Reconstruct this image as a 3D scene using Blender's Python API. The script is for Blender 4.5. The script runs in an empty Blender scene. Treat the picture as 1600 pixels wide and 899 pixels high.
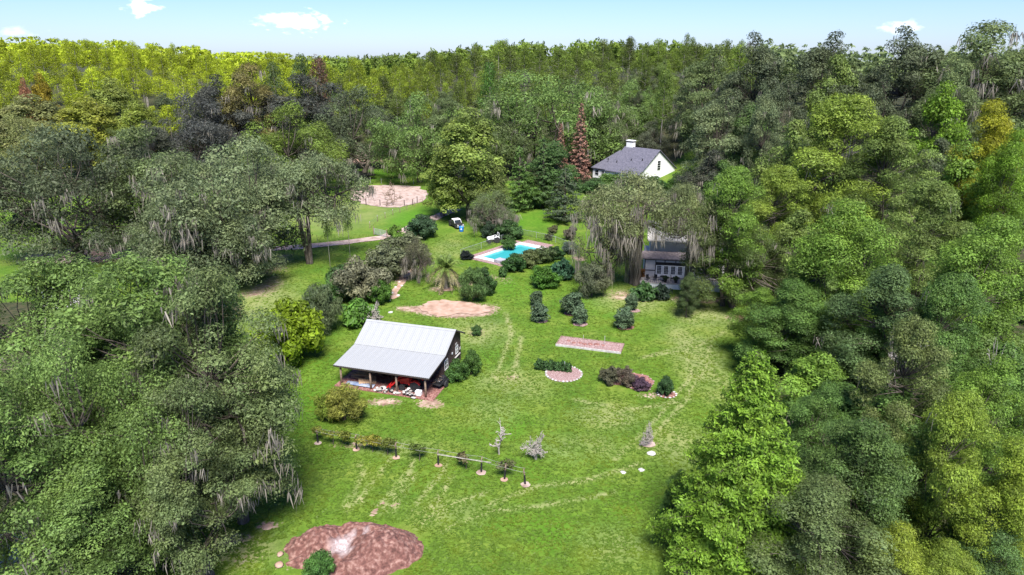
import bpy, bmesh, math, random
import numpy as np
from mathutils import Vector, Matrix

sc = bpy.context.scene
COL = sc.collection
R = math.radians

# ------------------------------------------------------------------ camera
CAM_H, F, TILT = 35.0, 1067.0, math.atan(364.5/1067.0)
CT, ST = math.cos(TILT), math.sin(TILT)
cam_d = bpy.data.cameras.new('camera')
cam_d.sensor_width = 36.0
cam_d.lens = 36.0*F/1600.0
cam_d.clip_start, cam_d.clip_end = 0.5, 20000
cam = bpy.data.objects.new('camera', cam_d)
COL.objects.link(cam)
cam.location = (0, 0, CAM_H)
cam.rotation_euler = (math.pi/2-TILT, 0, 0)
sc.camera = cam

# ------------------------------------------------------------------ sky, sun, exposure
SUN_AZ, SUN_EL = R(172), R(57)          # compass angle from +Y towards +X
world = bpy.data.worlds.new('World'); sc.world = world; world.use_nodes = True
nt = world.node_tree; nt.nodes.clear()
def N(tree, typ, **kw):
    n = tree.nodes.new(typ)
    for k, v in kw.items(): setattr(n, k, v)
    return n
sky = N(nt, 'ShaderNodeTexSky', sky_type='NISHITA', sun_disc=False, sun_elevation=SUN_EL, sun_rotation=SUN_AZ,
        altitude=50, air_density=1.0, dust_density=0.3, ozone_density=3.0)
bg = N(nt, 'ShaderNodeBackground'); bg.inputs[1].default_value = 0.094
out = N(nt, 'ShaderNodeOutputWorld')
tc = N(nt, 'ShaderNodeTexCoord')
def pix_dir(px, py):
    a, b = (px-800)/F, (449.5-py)/F
    return Vector((a, CT+b*ST, -ST+b*CT)).normalized()
cur = sky.outputs[0]
tint = N(nt, 'ShaderNodeMix', data_type='RGBA', blend_type='MULTIPLY'); tint.inputs[0].default_value = 1.0
tint.inputs[7].default_value = (0.45, 0.535, 0.80, 1)
nt.links.new(cur, tint.inputs[6]); cur = tint.outputs[2]
cn = N(nt, 'ShaderNodeTexNoise'); cn.inputs['Scale'].default_value = 70; cn.inputs['Detail'].default_value = 6
mp = N(nt, 'ShaderNodeMapping'); mp.inputs['Scale'].default_value = (1, 1, 2.2)
nt.links.new(tc.outputs['Generated'], mp.inputs[0]); nt.links.new(mp.outputs[0], cn.inputs['Vector'])
for px, py, rx, rz, amt in ((226, 12, .020, .011, .8), (468, 34, .045, .014, .8), (430, 32, .03, .010, .4), (1405, 42, .025, .008, .35), (30, 50, .02, .006, .2)):
    d = pix_dir(px, py)
    sub = N(nt, 'ShaderNodeVectorMath', operation='SUBTRACT'); sub.inputs[1].default_value = d
    nt.links.new(tc.outputs['Generated'], sub.inputs[0])
    dv = N(nt, 'ShaderNodeVectorMath', operation='DIVIDE'); dv.inputs[1].default_value = (rx, .2, rz)
    nt.links.new(sub.outputs[0], dv.inputs[0])
    ln = N(nt, 'ShaderNodeVectorMath', operation='LENGTH'); nt.links.new(dv.outputs[0], ln.inputs[0])
    ad = N(nt, 'ShaderNodeMath', operation='MULTIPLY_ADD'); ad.inputs[1].default_value = 2.6
    nt.links.new(cn.outputs[0], ad.inputs[0])
    inv = N(nt, 'ShaderNodeMath', operation='MULTIPLY'); inv.inputs[1].default_value = -1
    nt.links.new(ln.outputs['Value'], inv.inputs[0]); nt.links.new(inv.outputs[0], ad.inputs[2])
    mr = N(nt, 'ShaderNodeMapRange', interpolation_type='SMOOTHSTEP')
    mr.inputs['From Min'].default_value = .35; mr.inputs['From Max'].default_value = 1.2; mr.inputs['To Max'].default_value = amt
    nt.links.new(ad.outputs[0], mr.inputs[0])
    mx = N(nt, 'ShaderNodeMix', data_type='RGBA'); mx.inputs[7].default_value = (9.5, 9.9, 10.4, 1)
    nt.links.new(mr.outputs[0], mx.inputs[0]); nt.links.new(cur, mx.inputs[6]); cur = mx.outputs[2]
nt.links.new(cur, bg.inputs[0]); nt.links.new(bg.outputs[0], out.inputs[0])

sd = bpy.data.lights.new('sun', 'SUN'); sd.energy = 4.0; sd.angle = R(24); sd.color = (1, .96, .90)
sun = bpy.data.objects.new('sun', sd); COL.objects.link(sun)
sun_dir = Vector((math.sin(SUN_AZ)*math.cos(SUN_EL), math.cos(SUN_AZ)*math.cos(SUN_EL), math.sin(SUN_EL)))
sun.rotation_euler = sun_dir.to_track_quat('Z', 'Y').to_euler()
sun.location = (-60, -30, 90)
vs = sc.view_settings
vs.view_transform = 'Standard'; vs.look = 'None'; vs.gamma = 1.0; vs.use_curve_mapping = False
vs.exposure = 1.35
sc.render.engine = 'CYCLES'
sc.cycles.max_bounces = 6; sc.cycles.diffuse_bounces = 4; sc.cycles.transmission_bounces = 4; sc.cycles.glossy_bounces = 2
sc.cycles.use_denoising = True
sc.cycles.use_adaptive_sampling = True; sc.cycles.adaptive_threshold = 0.012
sc.cycles.caustics_reflective = False; sc.cycles.caustics_refractive = False

# ------------------------------------------------------------------ placing helpers
HILL_X = [-400, 0, 150, 300, 430, 530, 620, 700, 850, 1060, 1200, 1350, 1450, 1600, 2000]
HILL_A = [22, 22, 20, 15, 11, 9, 11, 15, 19, 18, 15, 12, 13, 14, 14]
def smooth(a, b, x):
    t = np.clip((x-a)/(b-a), 0, 1)
    return t*t*(3-2*t)
def gz(x, y):
    x = np.asarray(x, float); y = np.asarray(y, float)
    yy = np.maximum(y, 1)
    px = 800+F*x/(yy*CT+CAM_H*ST)
    amp = np.interp(px, HILL_X, HILL_A)
    s0 = np.interp(px, [0, 900, 1150, 1600], [215, 225, 130, 115]); s1 = np.interp(px, [0, 900, 1150, 1600], [420, 400, 300, 260])
    return amp*smooth(s0, s1, yy)-70*smooth(650, 2200, yy)
def P(px, py, z=0.0):
    a, b = (px-800)/F, (449.5-py)/F
    d = (a, CT+b*ST, -ST+b*CT); k = (z-CAM_H)/d[2]
    return Vector((k*d[0], k*d[1], z))
def topq(y, py):
    v = (449.5-py)/F
    return y*(v*CT-ST)/(CT+v*ST)
def mpp(y, q=-CAM_H):                   # metres per photo pixel at that distance
    return (y*CT-q*ST)/F

# ------------------------------------------------------------------ object helpers
def tag(o, label=None, cat=None, group=None, kind=None):
    if label: o['label'] = label
    if cat: o['category'] = cat
    if group: o['group'] = group
    if kind: o['kind'] = kind
    return o
def thing(name, label, cat, loc=(0, 0, 0), rotz=0.0, group=None, scale=None):
    o = bpy.data.objects.new(name, None); COL.objects.link(o)
    o.empty_display_size = .3
    o.location = loc; o.rotation_euler = (0, 0, rotz)
    if scale: o.scale = scale
    return tag(o, label, cat, group)
def put(name, me, parent=None, loc=None, rot=None, scale=None, color=None):
    o = bpy.data.objects.new(name, me); COL.objects.link(o)
    if parent: o.parent = parent
    if loc is not None: o.location = loc
    if rot is not None: o.rotation_euler = rot
    if scale is not None: o.scale = scale
    if color is not None: o.color = (*color, 1)
    return o
def raw_mesh(name, V, Q, mat, v=None, T=None, smooth_=False):
    """numpy verts, quads and/or triangles, with an optional value for each face"""
    V = np.asarray(V, np.float32); me = bpy.data.meshes.new(name)
    parts = []
    nq = 0 if Q is None else len(Q); ntr = 0 if T is None else len(T)
    loops = np.concatenate([np.asarray(Q, np.int32).ravel() if nq else np.zeros(0, np.int32), np.asarray(T, np.int32).ravel() if ntr else np.zeros(0, np.int32)])
    tot = np.concatenate([np.full(nq, 4, np.int32), np.full(ntr, 3, np.int32)])
    start = np.concatenate([[0], np.cumsum(tot)[:-1]]).astype(np.int32)
    me.vertices.add(len(V)); me.vertices.foreach_set('co', V.ravel())
    me.loops.add(len(loops)); me.loops.foreach_set('vertex_index', loops)
    me.polygons.add(nq+ntr); me.polygons.foreach_set('loop_start', start); me.polygons.foreach_set('loop_total', tot)
    me.polygons.foreach_set('use_smooth', np.full(nq+ntr, smooth_, bool))
    if v is not None:
        a = me.attributes.new('v', 'FLOAT', 'FACE'); a.data.foreach_set('value', np.asarray(v, np.float32))
    me.materials.append(mat); me.update(calc_edges=True); me.validate()
    return me

class MB:
    """collects boxes, bars, tubes and polygons into one mesh"""
    def __init__(s): s.V = []; s.Fc = []
    def add(s, vs, fs):
        b = len(s.V); s.V += [tuple(v) for v in vs]; s.Fc += [tuple(i+b for i in f) for f in fs]; return s
    def box(s, c, d, rz=0, rx=0, ry=0):
        m = Matrix.Rotation(rz, 3, 'Z') @ Matrix.Rotation(ry, 3, 'Y') @ Matrix.Rotation(rx, 3, 'X')
        vs = []
        for x in (-.5, .5):
            for y in (-.5, .5):
                for z in (-.5, .5): vs.append(Vector(c)+m @ Vector((x*d[0], y*d[1], z*d[2])))
        return s.add(vs, [(0, 1, 3, 2), (4, 6, 7, 5), (0, 4, 5, 1), (2, 3, 7, 6), (0, 2, 6, 4), (1, 5, 7, 3)])
    def tube(s, pts, rs, n=6, cap=True):
        pts = [Vector(p) for p in pts]
        if not hasattr(rs, '__len__'): rs = [rs]*len(pts)
        vs = []; fs = []
        for i, p in enumerate(pts):
            d = (pts[min(i+1, len(pts)-1)]-pts[max(i-1, 0)]).normalized()
            a = d.cross(Vector((0, 0, 1)) if abs(d.z) < .9 else Vector((1, 0, 0))).normalized(); b = d.cross(a)
            for k in range(n):
                t = 2*math.pi*k/n; vs.append(p+(a*math.cos(t)+b*math.sin(t))*rs[i])
        for i in range(len(pts)-1):
            for k in range(n):
                fs.append((i*n+k, i*n+(k+1) % n, (i+1)*n+(k+1) % n, (i+1)*n+k))
        if cap: fs.append(tuple(range(n-1, -1, -1))); fs.append(tuple((len(pts)-1)*n+k for k in range(n)))
        return s.add(vs, fs)
    def poly(s, vs): return s.add(vs, [tuple(range(len(vs)))])
    def prism(s, outline, a, b):         # outline extruded between two offset vectors
        n = len(outline); a, b = Vector(a), Vector(b)
        vs = [Vector(p)+a for p in outline]+[Vector(p)+b for p in outline]
        return s.add(vs, [tuple(range(n-1, -1, -1)), tuple(range(n, 2*n))]+[(i, (i+1) % n, n+(i+1) % n, n+i) for i in range(n)])
    def lathe(s, prof, c=(0, 0, 0), n=14, axis='Z'):
        vs = []; fs = []
        for r, z in prof:
            for k in range(n):
                t = 2*math.pi*k/n
                p = (r*math.cos(t), r*math.sin(t), z) if axis == 'Z' else ((z, r*math.cos(t), r*math.sin(t)) if axis == 'X' else (r*math.cos(t), z, r*math.sin(t)))
                vs.append(Vector(c)+Vector(p))
        for i in range(len(prof)-1):
            for k in range(n): fs.append((i*n+k, i*n+(k+1) % n, (i+1)*n+(k+1) % n, (i+1)*n+k))
        fs.append(tuple(range(n-1, -1, -1))); fs.append(tuple((len(prof)-1)*n+k for k in range(n)))
        return s.add(vs, fs)
    def mesh(s, name, mat, smooth_=False):
        me = bpy.data.meshes.new(name); me.from_pydata([tuple(v) for v in s.V], [], s.Fc)
        bm = bmesh.new(); bm.from_mesh(me); bmesh.ops.recalc_face_normals(bm, faces=bm.faces); bm.to_mesh(me); bm.free()
        if smooth_: me.polygons.foreach_set('use_smooth', [True]*len(me.polygons))
        me.materials.append(mat); me.update(); return me
    def build(s, name, mat, parent=None, smooth_=False, **kw): return put(name, s.mesh(name, mat, smooth_), parent, **kw)

# ------------------------------------------------------------------ materials
def mat_base(name):
    m = bpy.data.materials.new(name); m.use_nodes = True
    t = m.node_tree; b = t.nodes['Principled BSDF']
    return m, t, b
def noise_mat(name, c1, c2, scale=3.0, rough=.85, bump=.0, detail=5, spec=.25, metal=0., c3=None, stretch=(1, 1, 1), bscale=None):
    m, t, b = mat_base(name)
    co = N(t, 'ShaderNodeTexCoord'); mp = N(t, 'ShaderNodeMapping'); mp.inputs['Scale'].default_value = stretch
    t.links.new(co.outputs['Object'], mp.inputs[0])
    n = N(t, 'ShaderNodeTexNoise'); n.inputs['Scale'].default_value = scale; n.inputs['Detail'].default_value = detail
    t.links.new(mp.outputs[0], n.inputs['Vector'])
    r = N(t, 'ShaderNodeValToRGB'); r.color_ramp.elements[0].position = .32; r.color_ramp.elements[1].position = .68
    r.color_ramp.elements[0].color = (*c1, 1); r.color_ramp.elements[1].color = (*c2, 1)
    if c3: e = r.color_ramp.elements.new(.5); e.color = (*c3, 1)
    t.links.new(n.outputs[0], r.inputs[0]); t.links.new(r.outputs[0], b.inputs['Base Color'])
    b.inputs['Roughness'].default_value = rough; b.inputs['Specular IOR Level'].default_value = spec; b.inputs['Metallic'].default_value = metal
    if bump:
        n2 = N(t, 'ShaderNodeTexNoise'); n2.inputs['Scale'].default_value = bscale or scale*5; n2.inputs['Detail'].default_value = 4
        t.links.new(mp.outputs[0], n2.inputs['Vector'])
        bp = N(t, 'ShaderNodeBump'); bp.inputs['Strength'].default_value = bump; bp.inputs['Distance'].default_value = .05
        t.links.new(n2.outputs[0], bp.inputs['Height']); t.links.new(bp.outputs[0], b.inputs['Normal'])
    return m
def leaf_mat(name, lo=.45, hi=1.6, trans=.45, warm=.22, rough=.55, fixed=None, patch=.35):
    """object colour times the leaf's own value; leaves let some light through"""
    m, t, b = mat_base(name)
    at = N(t, 'ShaderNodeAttribute', attribute_name='v')
    oi = N(t, 'ShaderNodeObjectInfo')
    base = oi.outputs['Color']
    if fixed:
        rgb = N(t, 'ShaderNodeRGB'); rgb.outputs[0].default_value = (*fixed, 1); base = rgb.outputs[0]
    co = N(t, 'ShaderNodeTexCoord'); nz = N(t, 'ShaderNodeTexNoise'); nz.inputs['Scale'].default_value = .45; nz.inputs['Detail'].default_value = 2
    av = N(t, 'ShaderNodeVectorMath', operation='ADD'); t.links.new(co.outputs['Object'], av.inputs[0])
    rv = N(t, 'ShaderNodeVectorMath', operation='SCALE'); rv.inputs[0].default_value = (37, 53, 71); t.links.new(oi.outputs['Random'], rv.inputs['Scale'])
    t.links.new(rv.outputs[0], av.inputs[1]); t.links.new(av.outputs[0], nz.inputs['Vector'])
    mr = N(t, 'ShaderNodeMapRange'); mr.inputs['To Min'].default_value = lo; mr.inputs['To Max'].default_value = hi
    t.links.new(at.outputs['Fac'], mr.inputs[0])
    sc_ = N(t, 'ShaderNodeVectorMath', operation='SCALE'); t.links.new(base, sc_.inputs[0]); t.links.new(mr.outputs[0], sc_.inputs['Scale'])
    mx = N(t, 'ShaderNodeMix', data_type='RGBA', blend_type='MULTIPLY'); mx.inputs[7].default_value = (1.0+warm*.7, 1.0+warm*.25, 1.0-warm*.3, 1)
    pr = N(t, 'ShaderNodeMapRange'); pr.inputs['From Min'].default_value = .42; pr.inputs['From Max'].default_value = .66; pr.inputs['To Max'].default_value = patch*2
    t.links.new(nz.outputs[0], pr.inputs[0]); t.links.new(pr.outputs[0], mx.inputs[0]); t.links.new(sc_.outputs[0], mx.inputs[6])
    t.links.new(mx.outputs[2], b.inputs['Base Color'])
    b.inputs['Roughness'].default_value = rough; b.inputs['Specular IOR Level'].default_value = .3
    tr = N(t, 'ShaderNodeBsdfTranslucent'); t.links.new(mx.outputs[2], tr.inputs[0])
    ms = N(t, 'ShaderNodeMixShader'); ms.inputs[0].default_value = trans
    o = t.nodes['Material Output']
    t.links.new(b.outputs[0], ms.inputs[1]); t.links.new(tr.outputs[0], ms.inputs[2]); t.links.new(ms.outputs[0], o.inputs[0])
    return m
M = {}
M['leaf'] = leaf_mat('leaf')
M['grass'] = leaf_mat('grass_blade', lo=.85, hi=1.2, trans=.3, warm=.6)
M['moss'] = leaf_mat('spanish_moss', lo=.6, hi=1.35, trans=.2, warm=.15, rough=.95, fixed=(.25, .225, .185), patch=.2)
M['bark'] = noise_mat('bark', (.045, .036, .028), (.15, .125, .10), 4, .95, .6, stretch=(1, 1, .25))
M['palebark'] = noise_mat('pale_bark', (.20, .17, .14), (.42, .38, .33), 5, .95, .4, stretch=(1, 1, .3))
M['deadwood'] = noise_mat('dead_wood', (.25, .22, .19), (.42, .385, .35), 6, .9, .3)
M['needle_dead'] = leaf_mat('dead_needles', lo=.55, hi=1.5, trans=.1, warm=.1, fixed=(.25, .13, .095))
M['sand'] = noise_mat('sand', (.20, .13, .11), (.40, .32, .29), .8, .95, .35, c3=(.37, .28, .24), bscale=14)
M['clay'] = noise_mat('pale_clay', (.28, .175, .125), (.42, .30, .24), .9, .95, .35, c3=(.36, .24, .18), bscale=9)
M['mulch'] = noise_mat('mulch', (.11, .04, .035), (.38, .22, .19), 7, .95, .8, c3=(.22, .10, .085), bscale=20)
M['chips'] = noise_mat('wood_chips', (.15, .085, .08), (.40, .30, .29), 8, .95, .7, c3=(.26, .165, .155), bscale=22)
M['stone'] = noise_mat('stone', (.20, .175, .155), (.40, .37, .34), 3, .9, .5)
M['whitestone'] = noise_mat('white_stone', (.34, .32, .305), (.52, .50, .485), 3, .9, .4)
M['white'] = noise_mat('white_paint', (.72, .72, .72), (.82, .82, .82), 1.5, .7, .1)
M['stucco'] = noise_mat('stucco', (.58, .55, .54), (.68, .66, .65), 1.2, .9, .2, bscale=40)
M['timber'] = noise_mat('dark_timber', (.03, .025, .022), (.07, .055, .05), 5, .8, .2)
M['wood'] = noise_mat('weathered_wood', (.13, .085, .06), (.30, .22, .17), 3, .9, .4, stretch=(1, 1, 6))
M['plank'] = noise_mat('brown_plank', (.045, .03, .028), (.12, .08, .072), 2.5, .9, .4, stretch=(1, 1, 5))
M['lumber'] = noise_mat('lumber', (.30, .18, .10), (.52, .36, .23), 3, .85, .3, stretch=(5, 1, 1))
M['tin'] = noise_mat('white_metal_roof', (.275, .283, .290), (.30, .308, .315), .6, .55, .03, spec=.3, detail=6, stretch=(3, .35, .35))
M['steel'] = noise_mat('galvanised_steel', (.40, .42, .44), (.58, .60, .62), 4, .45, .05, spec=.5, metal=.5)
M['shingle'] = noise_mat('grey_shingle', (.075, .075, .10), (.135, .13, .165), 2.2, .9, .5, bscale=8)
M['mauve'] = noise_mat('mauve_shingle', (.20, .165, .175), (.32, .27, .28), 3, .9, .4)
M['glass'], _t, _b = mat_base('dark_glass'); _b.inputs['Base Color'].default_value = (.02, .025, .03, 1); _b.inputs['Roughness'].default_value = .12
M['red'] = noise_mat('red_paint', (.50, .012, .015), (.68, .03, .03), 2, .45, .05, spec=.5)
M['tyre'] = noise_mat('black_rubber', (.012, .012, .013), (.04, .04, .042), 6, .85, .2)
M['black'] = noise_mat('black_plastic', (.012, .012, .014), (.03, .03, .033), 4, .5)
M['blue'] = noise_mat('blue_plastic', (.015, .14, .50), (.03, .22, .62), 2, .4, spec=.5)
M['tarp'] = noise_mat('blue_grey_tarp', (.10, .14, .24), (.30, .33, .40), 2, .6, .4)
M['teal'] = noise_mat('teal_plastic', (.06, .25, .24), (.10, .34, .32), 2, .5)
M['concrete'] = noise_mat('concrete', (.34, .30, .29), (.46, .42, .41), 1.4, .9, .3, c3=(.50, .45, .43))
M['coping'] = noise_mat('pool_coping', (.44, .41, .40), (.58, .555, .545), 1.5, .8, .15)
M['paver'] = noise_mat('grey_pavement', (.24, .23, .26), (.36, .34, .38), 1.2, .9, .2)
M['poolwall'] = noise_mat('pool_plaster', (.16, .56, .60), (.22, .66, .68), .8, .7)
M['pot'] = noise_mat('dark_pot', (.03, .028, .03), (.07, .06, .06), 4, .6)
M['wire'] = noise_mat('wire', (.16, .16, .15), (.26, .26, .25), 4, .5, metal=.3)
m, t, b = mat_base('pool_water'); M['water'] = m
b.inputs['Base Color'].default_value = (.05, .42, .45, 1); b.inputs['Roughness'].default_value = .08; b.inputs['IOR'].default_value = 1.33
b.inputs['Transmission Weight'].default_value = .3
nz = N(t, 'ShaderNodeTexNoise'); nz.inputs['Scale'].default_value = 2.5; bp = N(t, 'ShaderNodeBump'); bp.inputs['Strength'].default_value = .15; bp.inputs['Distance'].default_value = .05
t.links.new(nz.outputs[0], bp.inputs['Height']); t.links.new(bp.outputs[0], b.inputs['Normal'])

# ------------------------------------------------------------------ vegetation prototypes
def unit(a): return a/np.maximum(np.linalg.norm(a, axis=-1, keepdims=True), 1e-9)
def leaf_quads(C, Nrm, size, aspect, rng, bias=1.0, droop=0.0):
    n = len(C)
    nr = unit(Nrm*bias+rng.normal(0, .42, (n, 3)))
    ax = unit(np.cross(nr, rng.normal(0, 1, (n, 3))))
    if droop: ax = unit(ax+np.array([0, 0, -droop])); nr = unit(np.cross(ax, np.cross(nr, ax)))
    sd_ = np.cross(nr, ax)
    l = size*np.clip(rng.lognormal(-.05, .38, (n, 1)), .4, 2.2); w = l*aspect*rng.uniform(.7, 1.3, (n, 1))
    a = C-ax*l*.5; b = C+sd_*w*.5+nr*l*.06; c = C+ax*l*.5; d = C-sd_*w*.5+nr*l*.06
    V = np.stack([a, b, c, d], 1).reshape(-1, 3)
    Q = np.arange(n*4, dtype=np.int32).reshape(-1, 4)
    return V, Q
def puff_leaves(pc, pr, per, size, aspect, rng, flat=.75, under=.35, bias=1.0, droop=0., inner=.12):
    """leaves over the outside of each puff; value = leaf chance + puff chance"""
    Cs, Ns, vs = [], [], []
    for c, r in zip(pc, pr):
        k = max(6, int(per*r*r/np.mean(np.square(pr))))
        d = unit(rng.normal(0, 1, (k, 3)))
        low = (d[:, 2] < -.1) & (rng.random(k) > under); d[low, 2] *= -1
        rad = r*np.clip(.98+rng.normal(-.06, .125, (k, 1)), .4, 1.4); ins = rng.random((k, 1)) < inner
        rad = np.where(ins, rad*rng.uniform(.2, .8, (k, 1)), rad)
        Cs.append(c+d*rad*np.array([1, 1, flat])); Ns.append(d+np.array([0, 0, .35])); pv = rng.uniform(-.3, .3)
        vs.append(np.clip(rng.uniform(0.1, .9, k)+pv, 0, 1))
    C = np.concatenate(Cs); V, Q = leaf_quads(C, np.concatenate(Ns), size, aspect, rng, bias, droop)
    return V, Q, np.concatenate(vs)
def moss_strips(pts, length, width, rng, per=5, spread=.35):
    pts = np.repeat(pts, per, 0); n = len(pts)
    p = pts+rng.normal(0, spread, (n, 3))*np.array([1, 1, .4])
    l = length*rng.uniform(.35, 1.25, (n, 1)); w = width*rng.uniform(.5, 1.4, (n, 1))
    th = rng.uniform(0, math.pi, (n, 1)); s = np.concatenate([np.cos(th), np.sin(th), 0*th], 1)
    sw = rng.normal(0, .2, (n, 3))*l; sw[:, 2] = 0
    dn = np.array([0, 0, -1.])
    a, b = p-s*w*.35, p+s*w*.35
    m1 = p+dn*l*.4+sw*.4; c, d = m1-s*w*.5, m1+s*w*.5
    e, f = p+dn*l+sw-s*w*.08, p+dn*l+sw+s*w*.08
    V = np.stack([a, b, c, d, e, f], 1).reshape(-1, 3); o = np.arange(n)[:, None]*6
    Q = np.concatenate([o+np.array([[0, 1, 3, 2]]), o+np.array([[2, 3, 5, 4]])], 1).reshape(-1, 4)
    v = np.repeat(rng.random(n), 2)
    return V, Q, v
def limb(mb, p0, p1, r0, r1, rng, bow=.3, n=6, seg=4):
    p0, p1 = Vector(p0), Vector(p1); L = (p1-p0).length
    off = Vector(rng.normal(0, 1, 3))*L*bow*.5+Vector((0, 0, -L*bow*.25))
    pts = []; rs = []
    for i in range(seg+1):
        t = i/seg; pts.append(p0.lerp(p1, t)+off*math.sin(math.pi*t)); rs.append(r0+(r1-r0)*t)
    mb.tube(pts, rs, n, cap=False)
def broadleaf(key, seed, h, w, npuff, per, leaf, aspect=.5, base=.28, trunk_r=.35, moss=0, moss_len=1.8, puff=(.13, .22), shape=1.0, bark='bark', droop=0., flat=.75, moss_low=False, stems=1, under=.35, branch=True, shell=None, nlobe=15):
    shell = shell or (.72 if nlobe else .25)
    rng = np.random.default_rng(seed)
    zc = h*(base+(1-base)*.45); rz = h*(1-base)*.55; rw = w/2
    pc = []; pr = []
    lob = rng.uniform(0, 6.28, 3)
    lobes = [unit(np.array([.15, -.1, 1.]))] if nlobe else []
    while len(lobes) < nlobe:
        d = unit(rng.normal(0, 1, 3))
        if d[2] < -.72: continue
        if lobes and min(np.linalg.norm(d-q) for q in lobes) < 1.15/math.sqrt(nlobe/4): 
            if rng.random() < .93: continue
        lobes.append(d)
    lsz = rng.uniform(.75, 1.2, nlobe)
    while len(pc) < npuff:
        li = rng.integers(nlobe) if nlobe else 0
        if nlobe and rng.random() < .76:                       # most puffs sit on a lobe, a few between them
            d = unit(lobes[li]+rng.normal(0, .20*lsz[li], 3)); bulge = .80+.34*float(np.clip((np.dot(d, lobes[li])-.84)/.16, 0, 1))*lsz[li]
        else:
            d = unit(rng.normal(0, 1, 3)); bulge = rng.uniform(.55, .85) if nlobe else 1.0
        if d[2] < -.8: continue
        k = rng.uniform(shell, 1.0)**.6
        az = math.atan2(d[1], d[0]); lump = 1+.13*math.sin(2*az+lob[0])+.10*math.sin(3*az+lob[1])+.08*math.sin(5*az+lob[2]+2*d[2])
        r = rng.uniform(*puff)*w
        k *= bulge
        rx = (rw*lump-r*.6)*k
        z = zc+d[2]*(rz-r*.45)*k*(1 if d[2] > 0 else .95)
        zz = max(0, d[2])
        p = np.array([d[0]*rx, d[1]*rx, z])
        if shape != 1.0: p[:2] *= (1-(1-shape)*np.clip((z-h*base)/(h*(1-base)), 0, 1))
        pc.append(p); pr.append(r)
    pc = np.array(pc); pr = np.array(pr)
    V, Q, v = puff_leaves(pc, pr, per, leaf, aspect, rng, flat, under, droop=droop)
    me_c = raw_mesh(key+'_crown', V, Q, M['leaf'], v)
    mb = MB()
    for s_ in range(stems):
        bx = Vector((rng.uniform(-.5, .5), rng.uniform(-.5, .5), 0))*(.8 if stems > 1 else 0.)
        fork = Vector((rng.uniform(-.06, .06)*w, rng.uniform(-.06, .06)*w, h*(base+.12)))+bx*2
        mb.tube([bx+Vector((0, 0, -.4)), bx+Vector((0, 0, .25)), bx.lerp(fork, .5), fork], [trunk_r*1.5, trunk_r*1.08, trunk_r*.85, trunk_r*.7], 9)
        if branch:
            mains = pc[rng.choice(len(pc), min(9, len(pc)), replace=False)]
            joints = []
            for q in mains:
                mid = fork.lerp(Vector(q), .6); limb(mb, fork, mid, trunk_r*.36, trunk_r*.18, rng, .4); joints.append(mid)
            for q in pc[s_::stems]:
                j = min(joints+[fork], key=lambda a: (a-Vector(q)).length)
                limb(mb, j, q, trunk_r*.2, trunk_r*.05, rng, .2, 4, 3)
    me_t = mb.mesh(key+'_trunk', M[bark], True)
    me_m = None
    if moss:
        cand = pc-np.array([0, 0, 1.])*pr[:, None]*.45
        outer = np.hypot(pc[:, 0], pc[:, 1])
        lowpref = np.argsort(pc[:, 2]-outer*.4) if moss_low else rng.permutation(len(pc))
        idx = lowpref[:max(3, int(len(pc)*.75))]
        pts = []
        for i in rng.choice(idx, moss):
            dirp = unit(np.array([pc[i, 0], pc[i, 1], 0.])+rng.normal(0, .8, 3)); dirp[2] = rng.uniform(-.5, .15)
            pts.append(pc[i]+dirp*pr[i]*.92)
        Vm, Qm, vm = moss_strips(np.array(pts), moss_len, .085, rng, 13, .34)
        me_m = raw_mesh(key+'_moss', Vm, Qm, M['moss'], vm)
    h = float(np.percentile(V[:, 2], 99.7)); w = 2*float(np.percentile(np.hypot(V[:, 0], V[:, 1]), 98))
    return dict(h=h, w=w, crown=me_c, trunk=me_t, moss=me_m)
def pine(key, seed, h, w, npuff, per, leaf, base=.38, trunk_r=.22):
    rng = np.random.default_rng(seed); pc = []; pr = []; mb = MB()
    mb.tube([(0, 0, -.4), (0, 0, h*.4), (rng.normal(0, .1), rng.normal(0, .1), h*.72), (0, 0, h*.97)], [trunk_r*1.2, trunk_r, trunk_r*.7, trunk_r*.15], 7)
    for i in range(npuff):
        t = (i+.5)/npuff; z = h*(base+(1-base)*(t*.97))
        rad = w*.5*math.sqrt(max(.03, 1-(2*t*.95-.75)**2))*rng.uniform(.25, 1)*.85
        a = i*2.4+rng.uniform(-.4, .4); r = w*rng.uniform(.12, .21)
        p = np.array([math.cos(a)*rad, math.sin(a)*rad, z-r*.3]); pc.append(p); pr.append(r)
        mb.tube([(0, 0, z-rad*.35-.2), p], [trunk_r*.22, .03], 4, cap=False)
    V, Q, v = puff_leaves(np.array(pc), np.array(pr), per, leaf, .32, rng, .8, .5, .7)
    return dict(h=h, w=w, crown=raw_mesh(key+'_crown', V, Q, M['leaf'], v), trunk=mb.mesh(key+'_trunk', M['palebark'], True), moss=None)
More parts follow.
